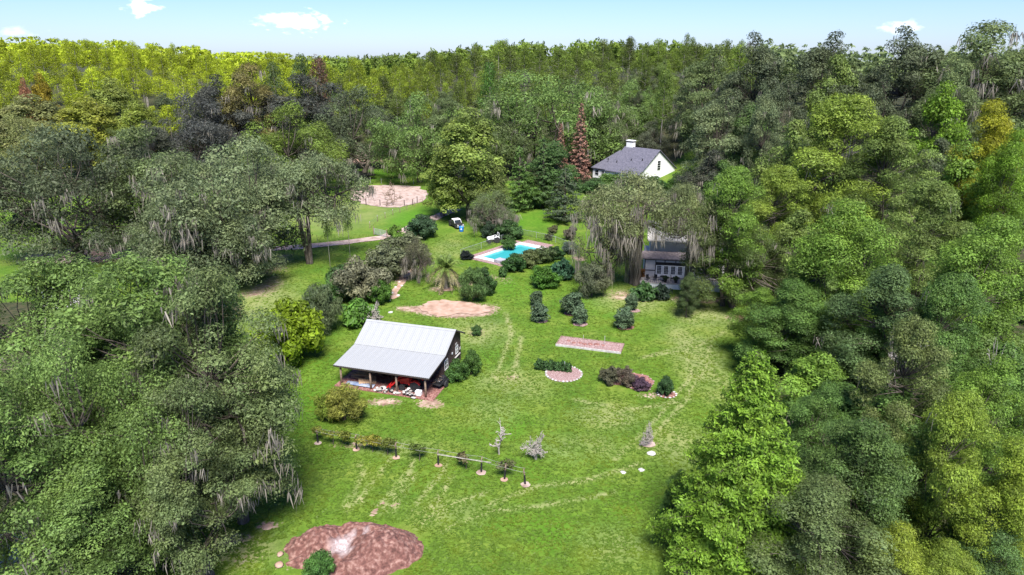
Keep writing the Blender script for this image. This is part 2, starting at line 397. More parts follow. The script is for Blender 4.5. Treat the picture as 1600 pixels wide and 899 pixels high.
def conifer(key, seed, h, w, nb, per, leaf, power=.75, mat='leaf', base=.04, bushy=.3, sag=.1):
    rng = np.random.default_rng(seed); mb = MB()
    mb.tube([(0, 0, -.4), (0, 0, h*.5), (0, 0, h*.98)], [h*.024, h*.014, .03], 8)
    Cs, Ns, vs = [], [], []
    for i in range(nb):
        t = base+(1-base)*((i+.5)/nb)**1.0; z0 = h*t*.985; L = w*.5*(1-t)**power*rng.uniform(.72, 1.08)+w*.03
        a = i*2.39996+rng.uniform(-.3, .3); d = np.array([math.cos(a), math.sin(a), 0])
        up = rng.uniform(.0, .25)
        tip = np.array([0, 0, z0])+d*L+np.array([0, 0, L*(up-sag)])
        mb.tube([(0, 0, z0), tip], [max(.02, h*.004*(1.2-t)), .015], 4, cap=False)
        k = max(8, int(per*(L/(w*.5))**1.15)); s = rng.uniform(.18, 1.03, (k, 1))**.75
        side = np.array([-d[1], d[0], 0])
        wd = L*bushy*(1.15-s)*1.1+.12
        c = np.array([0, 0, z0])+(tip-np.array([0, 0, z0]))*s+side*rng.normal(0, 1, (k, 1))*wd*.6+np.array([0, 0, 1])*rng.normal(0, .5, (k, 1))*(.16+.05*w*.5)*.6
        Cs.append(c); Ns.append(np.tile(d*.5+np.array([0, 0, .9]), (k, 1))); vs.append(np.clip(rng.uniform(.1, .9, k)+rng.uniform(-.2, .2), 0, 1))
    V, Q = leaf_quads(np.concatenate(Cs), np.concatenate(Ns), leaf, .42, rng, 1., .45)
    return dict(h=h, w=w, crown=raw_mesh(key+'_crown', V, Q, M[mat], np.concatenate(vs)), trunk=mb.mesh(key+'_trunk', M['bark'], True), moss=None)
def bare(key, seed, h, w, levels=4, r0=.06, mat='deadwood', spread=.75, stems=3, fork=3):
    rng = np.random.default_rng(seed); mb = MB()
    def grow(p, d, L, r, lv):
        q = p+d*L+Vector(rng.normal(0, .05*L, 3)); mid = p.lerp(q, .5)+Vector(rng.normal(0, .06*L, 3))
        mb.tube([p, mid, q], [r, r*.85, r*.65], 5 if lv > 1 else 4, cap=lv == 0)
        if lv <= 0: return
        for _ in range(fork):
            nd = (d+Vector(rng.normal(0, spread, 3))).normalized(); nd.z = max(nd.z, -.1)
            grow(q if rng.random() < .6 else mid, nd.normalized(), L*rng.uniform(.6, .85), r*.74, lv-1)
    for s in range(stems):
        a = 6.28*s/stems+rng.uniform(0, 1); lean = .35 if stems > 1 else .05
        grow(Vector((math.cos(a)*.05, math.sin(a)*.05, -.05)), Vector((math.cos(a)*lean, math.sin(a)*lean, 1)).normalized(), h*.34, r0, levels-1)
    V = np.array(mb.V); V[:, 2] *= h/V[:, 2].max(); ww = np.abs(V[:, :2]).max()*2; V[:, :2] *= w/ww
    mb.V = [tuple(p) for p in V]
    return dict(h=h, w=w, crown=None, trunk=mb.mesh(key+'_branches', M[mat]), moss=None)

PR = {}
# big near trees with fine leaves
PR['oakC'] = broadleaf('oakC', 16, 18, 10, 125, 560, .17, .5, .05, .4, moss=40, moss_len=1.1, puff=(.09, .15), under=.3)
PR['oakP'] = broadleaf('oakP', 17, 18, 12, 105, 330, .26, .5, .05, .4, moss=14, moss_len=1.2, puff=(.085, .145))
PR['oakQ'] = broadleaf('oakQ', 19, 18, 12.5, 100, 330, .26, .5, .04, .4, moss=45, moss_len=1.5, puff=(.08, .14))
PR['oakA'] = broadleaf('oakA', 1, 18, 16, 130, 620, .17, .5, .04, .5, moss=60, moss_len=1.3, puff=(.075, .13), under=.3)
PR['oakB'] = broadleaf('oakB', 2, 18, 16, 130, 620, .17, .5, .04, .5, moss=45, moss_len=1.2, puff=(.07, .125), under=.3)
PR['hardA'] = broadleaf('hardA', 3, 18, 11, 115, 640, .175, .5, .06, .3, moss=0, puff=(.085, .15), shape=.6)
PR['hardB'] = broadleaf('hardB', 4, 18, 11, 105, 640, .175, .5, .08, .3, moss=4, moss_len=1.2, puff=(.08, .145), shape=.75)
PR['cypress'] = conifer('cypress', 5, 18, 13, 290, 600, .22, .8, bushy=.42)
# middle distance
PR['oakM'] = broadleaf('oakM', 6, 16, 18, 110, 330, .28, .5, .02, .5, moss=50, moss_len=1.4, puff=(.075, .13), stems=2)
PR['oakN'] = broadleaf('oakN', 7, 16, 18, 100, 300, .30, .5, .06, .5, moss=35, moss_len=1.4, puff=(.08, .135))
PR['mossy'] = broadleaf('mossy', 8, 11, 13, 90, 190, .22, .4, .12, .4, moss=120, moss_len=1.7, puff=(.08, .13), moss_low=True, stems=2)
PR['oakHi'] = broadleaf('oakHi', 20, 16, 18, 100, 330, .28, .5, .38, .4, moss=55, moss_len=1.5, puff=(.075, .13), stems=2)
PR['mossyhigh'] = broadleaf('mossyhigh', 18, 11, 13, 80, 240, .22, .4, .5, .4, moss=80, moss_len=1.3, puff=(.08, .13), stems=2)
PR['hardM'] = broadleaf('hardM', 9, 17, 11, 90, 270, .30, .55, .06, .3, moss=0, puff=(.09, .16), shape=.65)
PR['hardN'] = broadleaf('hardN', 10, 17, 11, 85, 270, .30, .55, .08, .3, moss=6, moss_len=1.3, puff=(.09, .15), shape=.8)
PR['pineA'] = pine('pineA', 11, 20, 10, 34, 110, .5, .45)
PR['pineB'] = pine('pineB', 12, 20, 10, 38, 100, .5, .4)
PR['pineC'] = pine('pineC', 13, 20, 10, 30, 110, .5, .55)
PR['cedar'] = conifer('cedar', 14, 12, 7, 90, 90, .36, .7, bushy=.3)
PR['redcone'] = conifer('redcone', 15, 13, 5, 110, 75, .30, .75, mat='needle_dead', bushy=.24)
# shrubs
PR['bushA'] = broadleaf('bushA', 21, 2.4, 3.2, 60, 150, .16, .55, .0, .05, puff=(.09, .15), branch=True, under=.6, nlobe=0)
PR['bushB'] = broadleaf('bushB', 22, 2.4, 3.2, 55, 150, .17, .5, .0, .05, puff=(.1, .16), under=.6, nlobe=0)
PR['bushC'] = broadleaf('bushC', 23, 2.4, 3.2, 70, 140, .19, .22, .0, .05, puff=(.08, .14), droop=-.5, under=.6, nlobe=0)
PR['camellia'] = broadleaf('camellia', 24, 2.2, 2.0, 45, 110, .15, .5, .03, .05, puff=(.14, .2), shape=.7, under=.6, nlobe=0)
PR['bigleaf'] = broadleaf('bigleaf', 25, 2., 3., 36, 45, .36, .5, .0, .04, puff=(.1, .17), under=.5, nlobe=0)
PR['deadA'] = bare('deadA', 31, 2.2, 2.4, 5, .075, stems=4)
PR['deadB'] = bare('deadB', 32, 2.6, 1.9, 5, .11, stems=1, spread=.6)
PR['snag'] = bare('snag', 33, 14, 7, 5, .22, stems=1, spread=.6, mat='deadwood')
PR['baretree'] = bare('baretree', 34, 5, 6, 5, .10, stems=2, spread=.7, mat='wood', fork=3)

def plant(key, px, ty, by, w, color, label, cat='tree', name=None, group=None, rot=None, zfix=None, hmin=.3):
    """a tree or shrub whose top shows at (px, ty), standing where the flat ground would show at row by, w photo pixels wide"""
    y = P(px, by).y; q = topq(y, ty)
    depth = y*CT-q*ST; x = (px-800)/F*depth
    g = float(gz(x, y)) if zfix is None else zfix
    h = max(hmin, CAM_H+q-g); wm = w*mpp(y, (q+g-CAM_H)*.5)
    return grow_at(key, x, y, g, h, wm, color, label, cat, name, group, rot)
RS = random.Random(77)
def grow_at(key, x, y, g, h, wm, color, label, cat='tree', name=None, group=None, rot=None):
    if key in ('oakM', 'oakN') and h/wm > 1.12: key = 'oakQ' if key == 'oakM' else 'oakP'
    if key in ('oakA', 'oakB') and h/wm > 1.35: key = 'oakC'
    p = PR[key]
    e = thing(name or 'tree', label, cat, (x, y, g), RS.uniform(0, 6.28) if rot is None else rot, group, (wm/p['w'], wm/p['w'], h/p['h']))
    if p['trunk']: put(('trunk' if cat == 'tree' else 'stem') if p['crown'] else 'branches', p['trunk'], e)
    if p['crown']: put('crown' if cat == 'tree' else 'foliage', p['crown'], e, color=color)
    if p['moss']: put('moss', p['moss'], e)['kind'] = 'stuff'
    return e

# ------------------------------------------------------------------ ground
def vnoise(x, y, s, seed=0):
    """cheap smooth value noise"""
    x = x/s; y = y/s; xi = np.floor(x).astype(int); yi = np.floor(y).astype(int); fx = x-xi; fy = y-yi
    fx = fx*fx*(3-2*fx); fy = fy*fy*(3-2*fy)
    def h(a, b): 
        n = (a*374761393+b*668265263+seed*974711) & 0x7fffffff
        n = ((n ^ (n >> 13))*1274126177) & 0x7fffffff
        return ((n ^ (n >> 16)) & 0xffff)/65535.
    return (h(xi, yi)*(1-fx)+h(xi+1, yi)*fx)*(1-fy)+(h(xi, yi+1)*(1-fx)+h(xi+1, yi+1)*fx)*fy
def inpoly(x, y, poly):
    c = np.zeros(x.shape, bool); n = len(poly)
    for i in range(n):
        x1, y1 = poly[i][:2]; x2, y2 = poly[(i+1) % n][:2]
        if y1 == y2: continue
        c ^= ((y1 > y) != (y2 > y)) & (x < (x2-x1)*(y-y1)/(y2-y1)+x1)
    return c
def blob(x, y, px, py, rx, ry):          # rx, ry in photo pixels
    c = P(px, py); a = rx*mpp(c.y); b = abs(P(px, py-ry).y-P(px, py+ry).y)/2
    d = ((x-c.x)/a)**2+((y-c.y)/b)**2
    return np.exp(-d**1.5)
def stroke(x, y, pts, w):
    m = np.zeros(x.shape); W = [P(*p) for p in pts]
    for a, b in zip(W[:-1], W[1:]):
        dx, dy = b.x-a.x, b.y-a.y; L2 = dx*dx+dy*dy
        t = np.clip(((x-a.x)*dx+(y-a.y)*dy)/L2, 0, 1)
        d = np.hypot(x-a.x-t*dx, y-a.y-t*dy); m = np.maximum(m, np.exp(-(d/w)**2*1.4))
    return m
SOIL = [(710, 484, 66, 11, 1.0), (640, 482, 30, 5, .5), (140, 400, 90, 12, .85), (420, 415, 45, 18, .5), (405, 450, 40, 25, .35), (350, 842, 45, 12, .5), (420, 822, 22, 7, .5),
        (1095, 467, 45, 9, .6), (1150, 497, 20, 6, .6), (985, 462, 45, 10, .45), (690, 475, 30, 7, .3), (735, 437, 70, 12, .35), (670, 632, 22, 9, .7), (600, 628, 50, 7, .4),
        (630, 430, 18, 18, .45), (588, 256, 70, 4, 1.0), (640, 375, 25, 6, .3), (1015, 618, 25, 6, .3), (905, 404, 12, 5, .5), (725, 443, 22, 7, .6), (690, 452, 22, 5, .5), (565, 695, 70, 8, .3),
        (960, 520, 60, 8, .12), (800, 590, 14, 5, .35), (745, 520, 24, 6, .35), (1012, 693, 22, 7, .3), (400, 880, 80, 18, .28), (1075, 895, 12, 10, .6)]
DRY = [(1090, 560, 40, 60, .5), (1070, 700, 60, 40, .4), (950, 650, 60, 20, .45), (745, 520, 50, 22, .5), (800, 600, 60, 25, .45), (905, 700, 70, 22, .3), (960, 850, 60, 30, .35), (700, 800, 60, 22, .35),
       (620, 700, 60, 14, .35), (370, 860, 80, 30, .7), (1100, 490, 50, 25, .6), (990, 470, 60, 18, .5), (400, 470, 60, 35, .5), (540, 330, 80, 30, .35), (770, 640, 40, 25, .4), (700, 390, 30, 20, .3)]
LUSH = [(790, 660, 60, 30, .5), (870, 720, 60, 30, .4), (850, 830, 80, 35, .5), (470, 620, 40, 60, .5), (640, 340, 40, 15, 1.0), (830, 345, 40, 15, .6), (800, 455, 60, 20, .5), (760, 560, 30, 30, .4),
        (1010, 800, 60, 40, .4), (600, 270, 60, 10, .6), (440, 720, 60, 30, .3), (930, 480, 60, 20, .4)]
TRACKS = [([(585, 800), (605, 775), (640, 735), (655, 700)], .22), ([(612, 802), (628, 775), (650, 740)], .22), ([(560, 790), (590, 745), (612, 715)], .2), ([(640, 800), (665, 770), (690, 740), (700, 715)], .2), ([(655, 822), (700, 790), (760, 770)], .3), ([(540, 792), (556, 762), (566, 738), (560, 722)], .22), ([(598, 800), (622, 768), (640, 740)], .3), ([(668, 805), (690, 772), (704, 745)], .22),
          ([(1000, 700), (1060, 640), (1100, 580), (1110, 540)], .35), ([(960, 720), (1030, 650), (1080, 590), (1070, 540), (1000, 560)], .3), ([(770, 600), (785, 560), (800, 520), (790, 490)], .35), ([(800, 600), (808, 560), (815, 525)], .3),
          ([(540, 800), (570, 770), (575, 740)], .2), ([(760, 790), (840, 760), (920, 750), (1000, 725)], .3), ([(690, 830), (760, 800), (850, 790), (960, 770)], .25), ([(900, 625), (990, 640), (1080, 625)], .4), ([(1000, 560), (1080, 545), (1130, 520)], .35)]
BARE_TR = [([(592, 790), (600, 785)], .2), ([(614, 792), (620, 785)], .2), ([(580, 807), (587, 797)], .14)]
def zones(x, y):
    n1 = vnoise(x, y, 2.2, 1); n2 = vnoise(x, y, .8, 2); nn = .65*n1+.35*n2
    soil = np.zeros(x.shape); dry = np.zeros(x.shape); lush = np.zeros(x.shape)
    for a in SOIL: soil = np.maximum(soil, blob(x, y, *a[:4])*a[4])
    for a in DRY: dry = np.maximum(dry, blob(x, y, *a[:4])*a[4])
    for a in LUSH: lush = np.maximum(lush, blob(x, y, *a[:4])*a[4])
    for p, w in TRACKS: dry = np.maximum(dry, stroke(x, y, p, w)*1.0*(.55+.45*vnoise(x, y, 1.6, 9)))
    for p, w in BARE_TR: soil = np.maximum(soil, stroke(x, y, p, w)*.9)
    soil = np.clip(soil*1.25+(nn-.5)*.7*np.clip(soil*3, 0, 1), 0, 1)
    dry = np.clip(dry+(nn-.5)*.5*np.clip(dry*3, 0, 1), 0, 1)
    lush = np.clip(lush+(n1-.5)*.4*np.clip(lush*3, 0, 1), 0, 1)
    return soil, dry, lush
CLEAR = [P(300, 930), P(300, 800), P(400, 640), P(370, 470), P(-150, 470), P(-150, 310), P(330, 300), P(480, 262), P(660, 262), P(900, 300), P(1090, 262), P(1120, 330), P(1060, 350), P(1110, 440), P(1190, 470), P(1190, 560), P(1150, 640), P(1110, 760), P(1120, 930)]
def floor_zone(x, y):                        # leaf litter under the closed woods
    return (~inpoly(x+(vnoise(x, y, 3., 21)-.5)*4, y+(vnoise(x, y, 3., 22)-.5)*4, CLEAR)).astype(float)
xs = np.unique(np.round(np.concatenate([np.linspace(-6000, -300, 12), np.arange(-300, -46, 8.), np.arange(-46, 58, .42), np.arange(58, 320, 8.), np.linspace(320, 6000, 12)]), 3))
ys = np.unique(np.round(np.concatenate([np.linspace(-200, 24, 6), np.arange(26, 80, .42), np.arange(80, 130, .8), np.arange(130, 260, 2.5), np.arange(260, 700, 12.), np.linspace(720, 9000, 14)]), 3))
GX, GY = np.meshgrid(xs, ys)
GZ = gz(GX, GY)+np.where((GY < 200), (vnoise(GX, GY, 9., 5)-.5)*.10, 0)
pA, pB, pD = P(741, 403), P(783, 414), P(814, 379)
pu = (pD-pA); prz = math.atan2(pu.y, pu.x); PL = pu.length*1.0; pn_ = Vector((-pu.y, pu.x, 0)).normalized()
PWd = abs((pB-pA).dot(pn_))
def pool_pt(x, y): return pA+Matrix.Rotation(prz, 3, 'Z') @ Vector((x, y, 0))
POOLC = [pool_pt(.7, -.4), pool_pt(.7, -PWd+.2), pool_pt(PL-1., -PWd+.2), pool_pt(PL-1., -.4)]
nx, ny = len(xs), len(ys)
idx = np.arange(nx*ny).reshape(ny, nx)
Q = np.stack([idx[:-1, :-1], idx[:-1, 1:], idx[1:, 1:], idx[1:, :-1]], -1).reshape(-1, 4)
cx = (GX[:-1, :-1]+GX[1:, 1:])/2; cy = (GY[:-1, :-1]+GY[1:, 1:])/2
Q = Q[~inpoly(cx, cy, POOLC).ravel()]
gm, t, b = mat_base('lawn'); M['lawn'] = gm
at = N(t, 'ShaderNodeAttribute', attribute_name='zone'); sp = N(t, 'ShaderNodeSeparateColor'); t.links.new(at.outputs['Color'], sp.inputs[0])
co = N(t, 'ShaderNodeTexCoord')
def nz_(scale, detail=4, stretch=None):
    n = N(t, 'ShaderNodeTexNoise'); n.inputs['Scale'].default_value = scale; n.inputs['Detail'].default_value = detail
    t.links.new(co.outputs['Object'], n.inputs['Vector']); return n.outputs[0]
def ramp(src, stops):
    r = N(t, 'ShaderNodeValToRGB'); e = r.color_ramp.elements
    e[0].position, e[0].color = stops[0][0], (*stops[0][1], 1); e[1].position, e[1].color = stops[-1][0], (*stops[-1][1], 1)
    for p_, c_ in stops[1:-1]: k = e.new(p_); k.color = (*c_, 1)
    t.links.new(src, r.inputs[0]); return r.outputs[0]
def mix(fac, a, c, blend='MIX'):
    m_ = N(t, 'ShaderNodeMix', data_type='RGBA', blend_type=blend)
    if isinstance(fac, float): m_.inputs[0].default_value = fac
    else: t.links.new(fac, m_.inputs[0])
    for s_, i in ((a, 6), (c, 7)):
        if isinstance(s_, tuple): m_.inputs[i].default_value = (*s_, 1)
        else: t.links.new(s_, m_.inputs[i])
    return m_.outputs[2]
def mrange(src, a, c, d=0., e=1.):
    m_ = N(t, 'ShaderNodeMapRange'); m_.inputs[1].default_value = a; m_.inputs[2].default_value = c; m_.inputs[3].default_value = d; m_.inputs[4].default_value = e
    t.links.new(src, m_.inputs[0]); return m_.outputs[0]
g0 = ramp(nz_(.22, 5), [(.30, (.055, .120, .011)), (.5, (.085, .152, .015)), (.70, (.130, .176, .027))])
g1 = ramp(nz_(1.5, 6), [(.3, (.78, .82, .75)), (.5, (1, 1, 1)), (.72, (1.28, 1.18, 1.3))])
col_ = mix(1.0, g0, g1, 'MULTIPLY')
g2 = ramp(nz_(7, 4), [(.3, (.84, .86, .84)), (.7, (1.18, 1.16, 1.18))])
col_ = mix(1.0, col_, g2, 'MULTIPLY')
col_ = mix(sp.outputs[2], col_, mix(1.0, (.060, .165, .008), g1, 'MULTIPLY'))
col_ = mix(sp.outputs[1], col_, mix(1.0, (.255, .255, .115), g2, 'MULTIPLY'))
soilc = ramp(nz_(1.1, 6), [(.3, (.15, .09, .065)), (.5, (.30, .205, .155)), (.7, (.45, .34, .28))])
ad_ = N(t, 'ShaderNodeMath', operation='ADD'); t.links.new(sp.outputs[0], ad_.inputs[0]); t.links.new(mrange(nz_(3.5, 5), .3, .7, -.3, .3), ad_.inputs[1])
col_ = mix(mrange(ad_.outputs[0], .32, .58), col_, soilc)
lit = N(t, 'ShaderNodeAttribute', attribute_name='litter')
litc = ramp(nz_(1.3, 6), [(.3, (.022, .030, .014)), (.5, (.045, .050, .022)), (.7, (.075, .062, .035))])
col_ = mix(lit.outputs['Fac'], col_, litc)
t.links.new(col_, b.inputs['Base Color']); b.inputs['Roughness'].default_value = .9; b.inputs['Specular IOR Level'].default_value = .15
bp = N(t, 'ShaderNodeBump'); bp.inputs['Strength'].default_value = .4; bp.inputs['Distance'].default_value = .08; t.links.new(nz_(9, 3), bp.inputs['Height']); t.links.new(bp.outputs[0], b.inputs['Normal'])
gmesh = raw_mesh('ground', np.stack([GX, GY, GZ], -1).reshape(-1, 3), Q, gm, smooth_=True)
so, dr, lu = zones(GX.ravel(), GY.ravel())
ca = gmesh.color_attributes.new('zone', 'FLOAT_COLOR', 'POINT')
ca.data.foreach_set('color', np.stack([so, dr, lu, np.ones_like(so)], -1).astype(np.float32).ravel())
fa = gmesh.attributes.new('litter', 'FLOAT', 'POINT'); fa.data.foreach_set('value', floor_zone(GX.ravel(), GY.ravel()).astype(np.float32))
tag(put('ground', gmesh), 'green mown lawn and pasture with bare sandy spots', kind='structure')
def gh(x, y): return float(gz(x, y)+(vnoise(np.array([x]), np.array([y]), 9., 5)[0]-.5)*.10)

# sheets lying on the ground
def sheet(name, pts, mat, lift=.07, jitter=.25, step=.5, seed=0, label=None, px=True, wob=1.0):
    rng = np.random.default_rng(seed); W = [P(*p) if px else Vector((p[0], p[1], 0)) for p in pts]; o = []
    for a, c in zip(W, W[1:]+W[:1]):
        n = max(1, int((c-a).length/step))
        for i in range(n):
            p = a.lerp(c, i/n); o.append((p.x+rng.normal(0, jitter), p.y+rng.normal(0, jitter)*wob))
    bm = bmesh.new(); vs_ = [bm.verts.new((x, y, 0)) for x, y in o]; f = bm.faces.new(vs_)
    bmesh.ops.triangulate(bm, faces=[f]); 
    bmesh.ops.subdivide_edges(bm, edges=[e for e in bm.edges if e.calc_length() > 2.5], cuts=3, use_grid_fill=True)
    for v in bm.verts: v.co.z = gh(v.co.x, v.co.y)+lift
    me = bpy.data.meshes.new(name); bm.to_mesh(me); bm.free(); me.materials.append(mat)
    for p in me.polygons:
        if p.normal.z < 0: p.flip()
    return tag(put(name, me), label, kind='structure')
def ribbon(name, pts, width, mat, lift=.06, seed=0, label=None, jitter=.12):
    rng = np.random.default_rng(seed); W = [P(*p) for p in pts]; c = []
    for a, d in zip(W[:-1], W[1:]):
        n = max(1, int((d-a).length/1.2))
        c += [a.lerp(d, i/n) for i in range(n)]
    c.append(W[-1]); V = []; Q_ = []
    for i, p in enumerate(c):
        d = (c[min(i+1, len(c)-1)]-c[max(0, i-1)]).normalized(); s_ = Vector((-d.y, d.x, 0))
        for k in (-.5, -.17, .17, .5):
            q = p+s_*(k*width+(rng.normal(0, jitter) if abs(k) == .5 else 0)); V.append((q.x, q.y, gh(q.x, q.y)+lift))
        if i:
            for k in range(3): b0 = (i-1)*4+k; Q_.append((b0, b0+1, b0+5, b0+4))
    o = put(name, raw_mesh(name, V, Q_, mat)); return tag(o, label, kind='structure')
ribbon('driveway', [(40, 411), (200, 401), (350, 394), (475, 386), (540, 379), (600, 371), (640, 357), (685, 338), (712, 327)], 3.2, M['sand'], label='pale sandy driveway', seed=2)
sheet('arena_sand', [(545, 303), (555, 294), (580, 290), (620, 290), (655, 292), (668, 300), (664, 312), (650, 319), (625, 325), (598, 324), (570, 320), (550, 313)], M['sand'], jitter=.35, step=1.5, seed=3, label='pale sand of the riding arena')
sheet('sand_patch', [(655, 482), (672, 472), (700, 470), (735, 472), (752, 480), (768, 487), (745, 492), (715, 491), (690, 497), (672, 493), (668, 487)], M['clay'], jitter=.22, step=.6, seed=4, label='bare pinkish sand patch behind the shed')
ribbon('garden_path', [(612, 468), (622, 450), (632, 434), (645, 420)], 1.0, M['clay'], seed=6, label='sandy path beside the azaleas', jitter=.2)
sheet('parking_pad', [(1222, 445), (1262, 412), (1300, 415), (1290, 450)], M['paver'], jitter=.05, step=2, seed=7, label='grey pavement behind the right trees')
sheet('far_lane', [(500, 256), (560, 250), (650, 251), (650, 256), (560, 256)], M['clay'], jitter=.3, step=3, seed=8, label='pinkish dirt lane under the far oaks')

# lawn tufts: too many to count
rng = np.random.default_rng(5)
n = 95000
tx = rng.uniform(-26, 34, n); ty_ = 36+(rng.random(n)**1.7)*100
tx = np.where(ty_ > 80, tx*1.5, tx)
SHED_POLY = [P(525, 608), P(668, 632), P(735, 566), P(585, 540)]
keep = ~inpoly(tx, ty_, SHED_POLY)
for poly in (POOLC, [P(730, 400), P(790, 425), P(880, 388), P(812, 372)], [P(868, 541), P(972, 554), P(980, 540), P(878, 527)], [P(420, 850), P(520, 812), P(640, 820), P(675, 850), P(620, 905), P(430, 905)], [P(1000, 455), P(1130, 460), P(1130, 380), P(1000, 390)]):
    keep &= ~inpoly(tx, ty_, poly)
for a in ((881, 585, 32, 14), (985, 598, 45, 18)): keep &= blob(tx, ty_, *a) < .4
s_, d_, l_ = zones(tx, ty_); keep &= s_+(rng.random(n)-.5)*.5 < .35
tx, ty_, d_ = tx[keep], ty_[keep], d_[keep]; n = len(tx)
tz = gz(tx, ty_)+(vnoise(tx, ty_, 9., 5)-.5)*.10
hh = rng.uniform(.02, .06, n)*(1+.35*vnoise(tx, ty_, 3., 8)); ww = rng.uniform(.06, .16, n)
Vs, vv = [], []
for k in range(3):
    a = rng.uniform(0, 6.28, n); lean = rng.normal(0, .16, (n, 2))
    p0 = np.stack([tx-np.cos(a)*ww, ty_-np.sin(a)*ww, tz], -1); p1 = np.stack([tx+np.cos(a)*ww, ty_+np.sin(a)*ww, tz], -1)
    p2 = np.stack([tx+lean[:, 0], ty_+lean[:, 1], tz+hh], -1); Vs.append(np.stack([p0, p1, p2], 1)); vv.append(np.clip(rng.uniform(0, .8, n)+d_*.3, 0, 1))
V = np.concatenate(Vs).reshape(-1, 3)
go = put('grass', raw_mesh('grass', V, None, M['grass'], np.concatenate(vv), T=np.arange(len(V)).reshape(-1, 3)), color=(.092, .160, .016))
tag(go, 'short green grass tufts across the lawn', 'grass', kind='stuff')

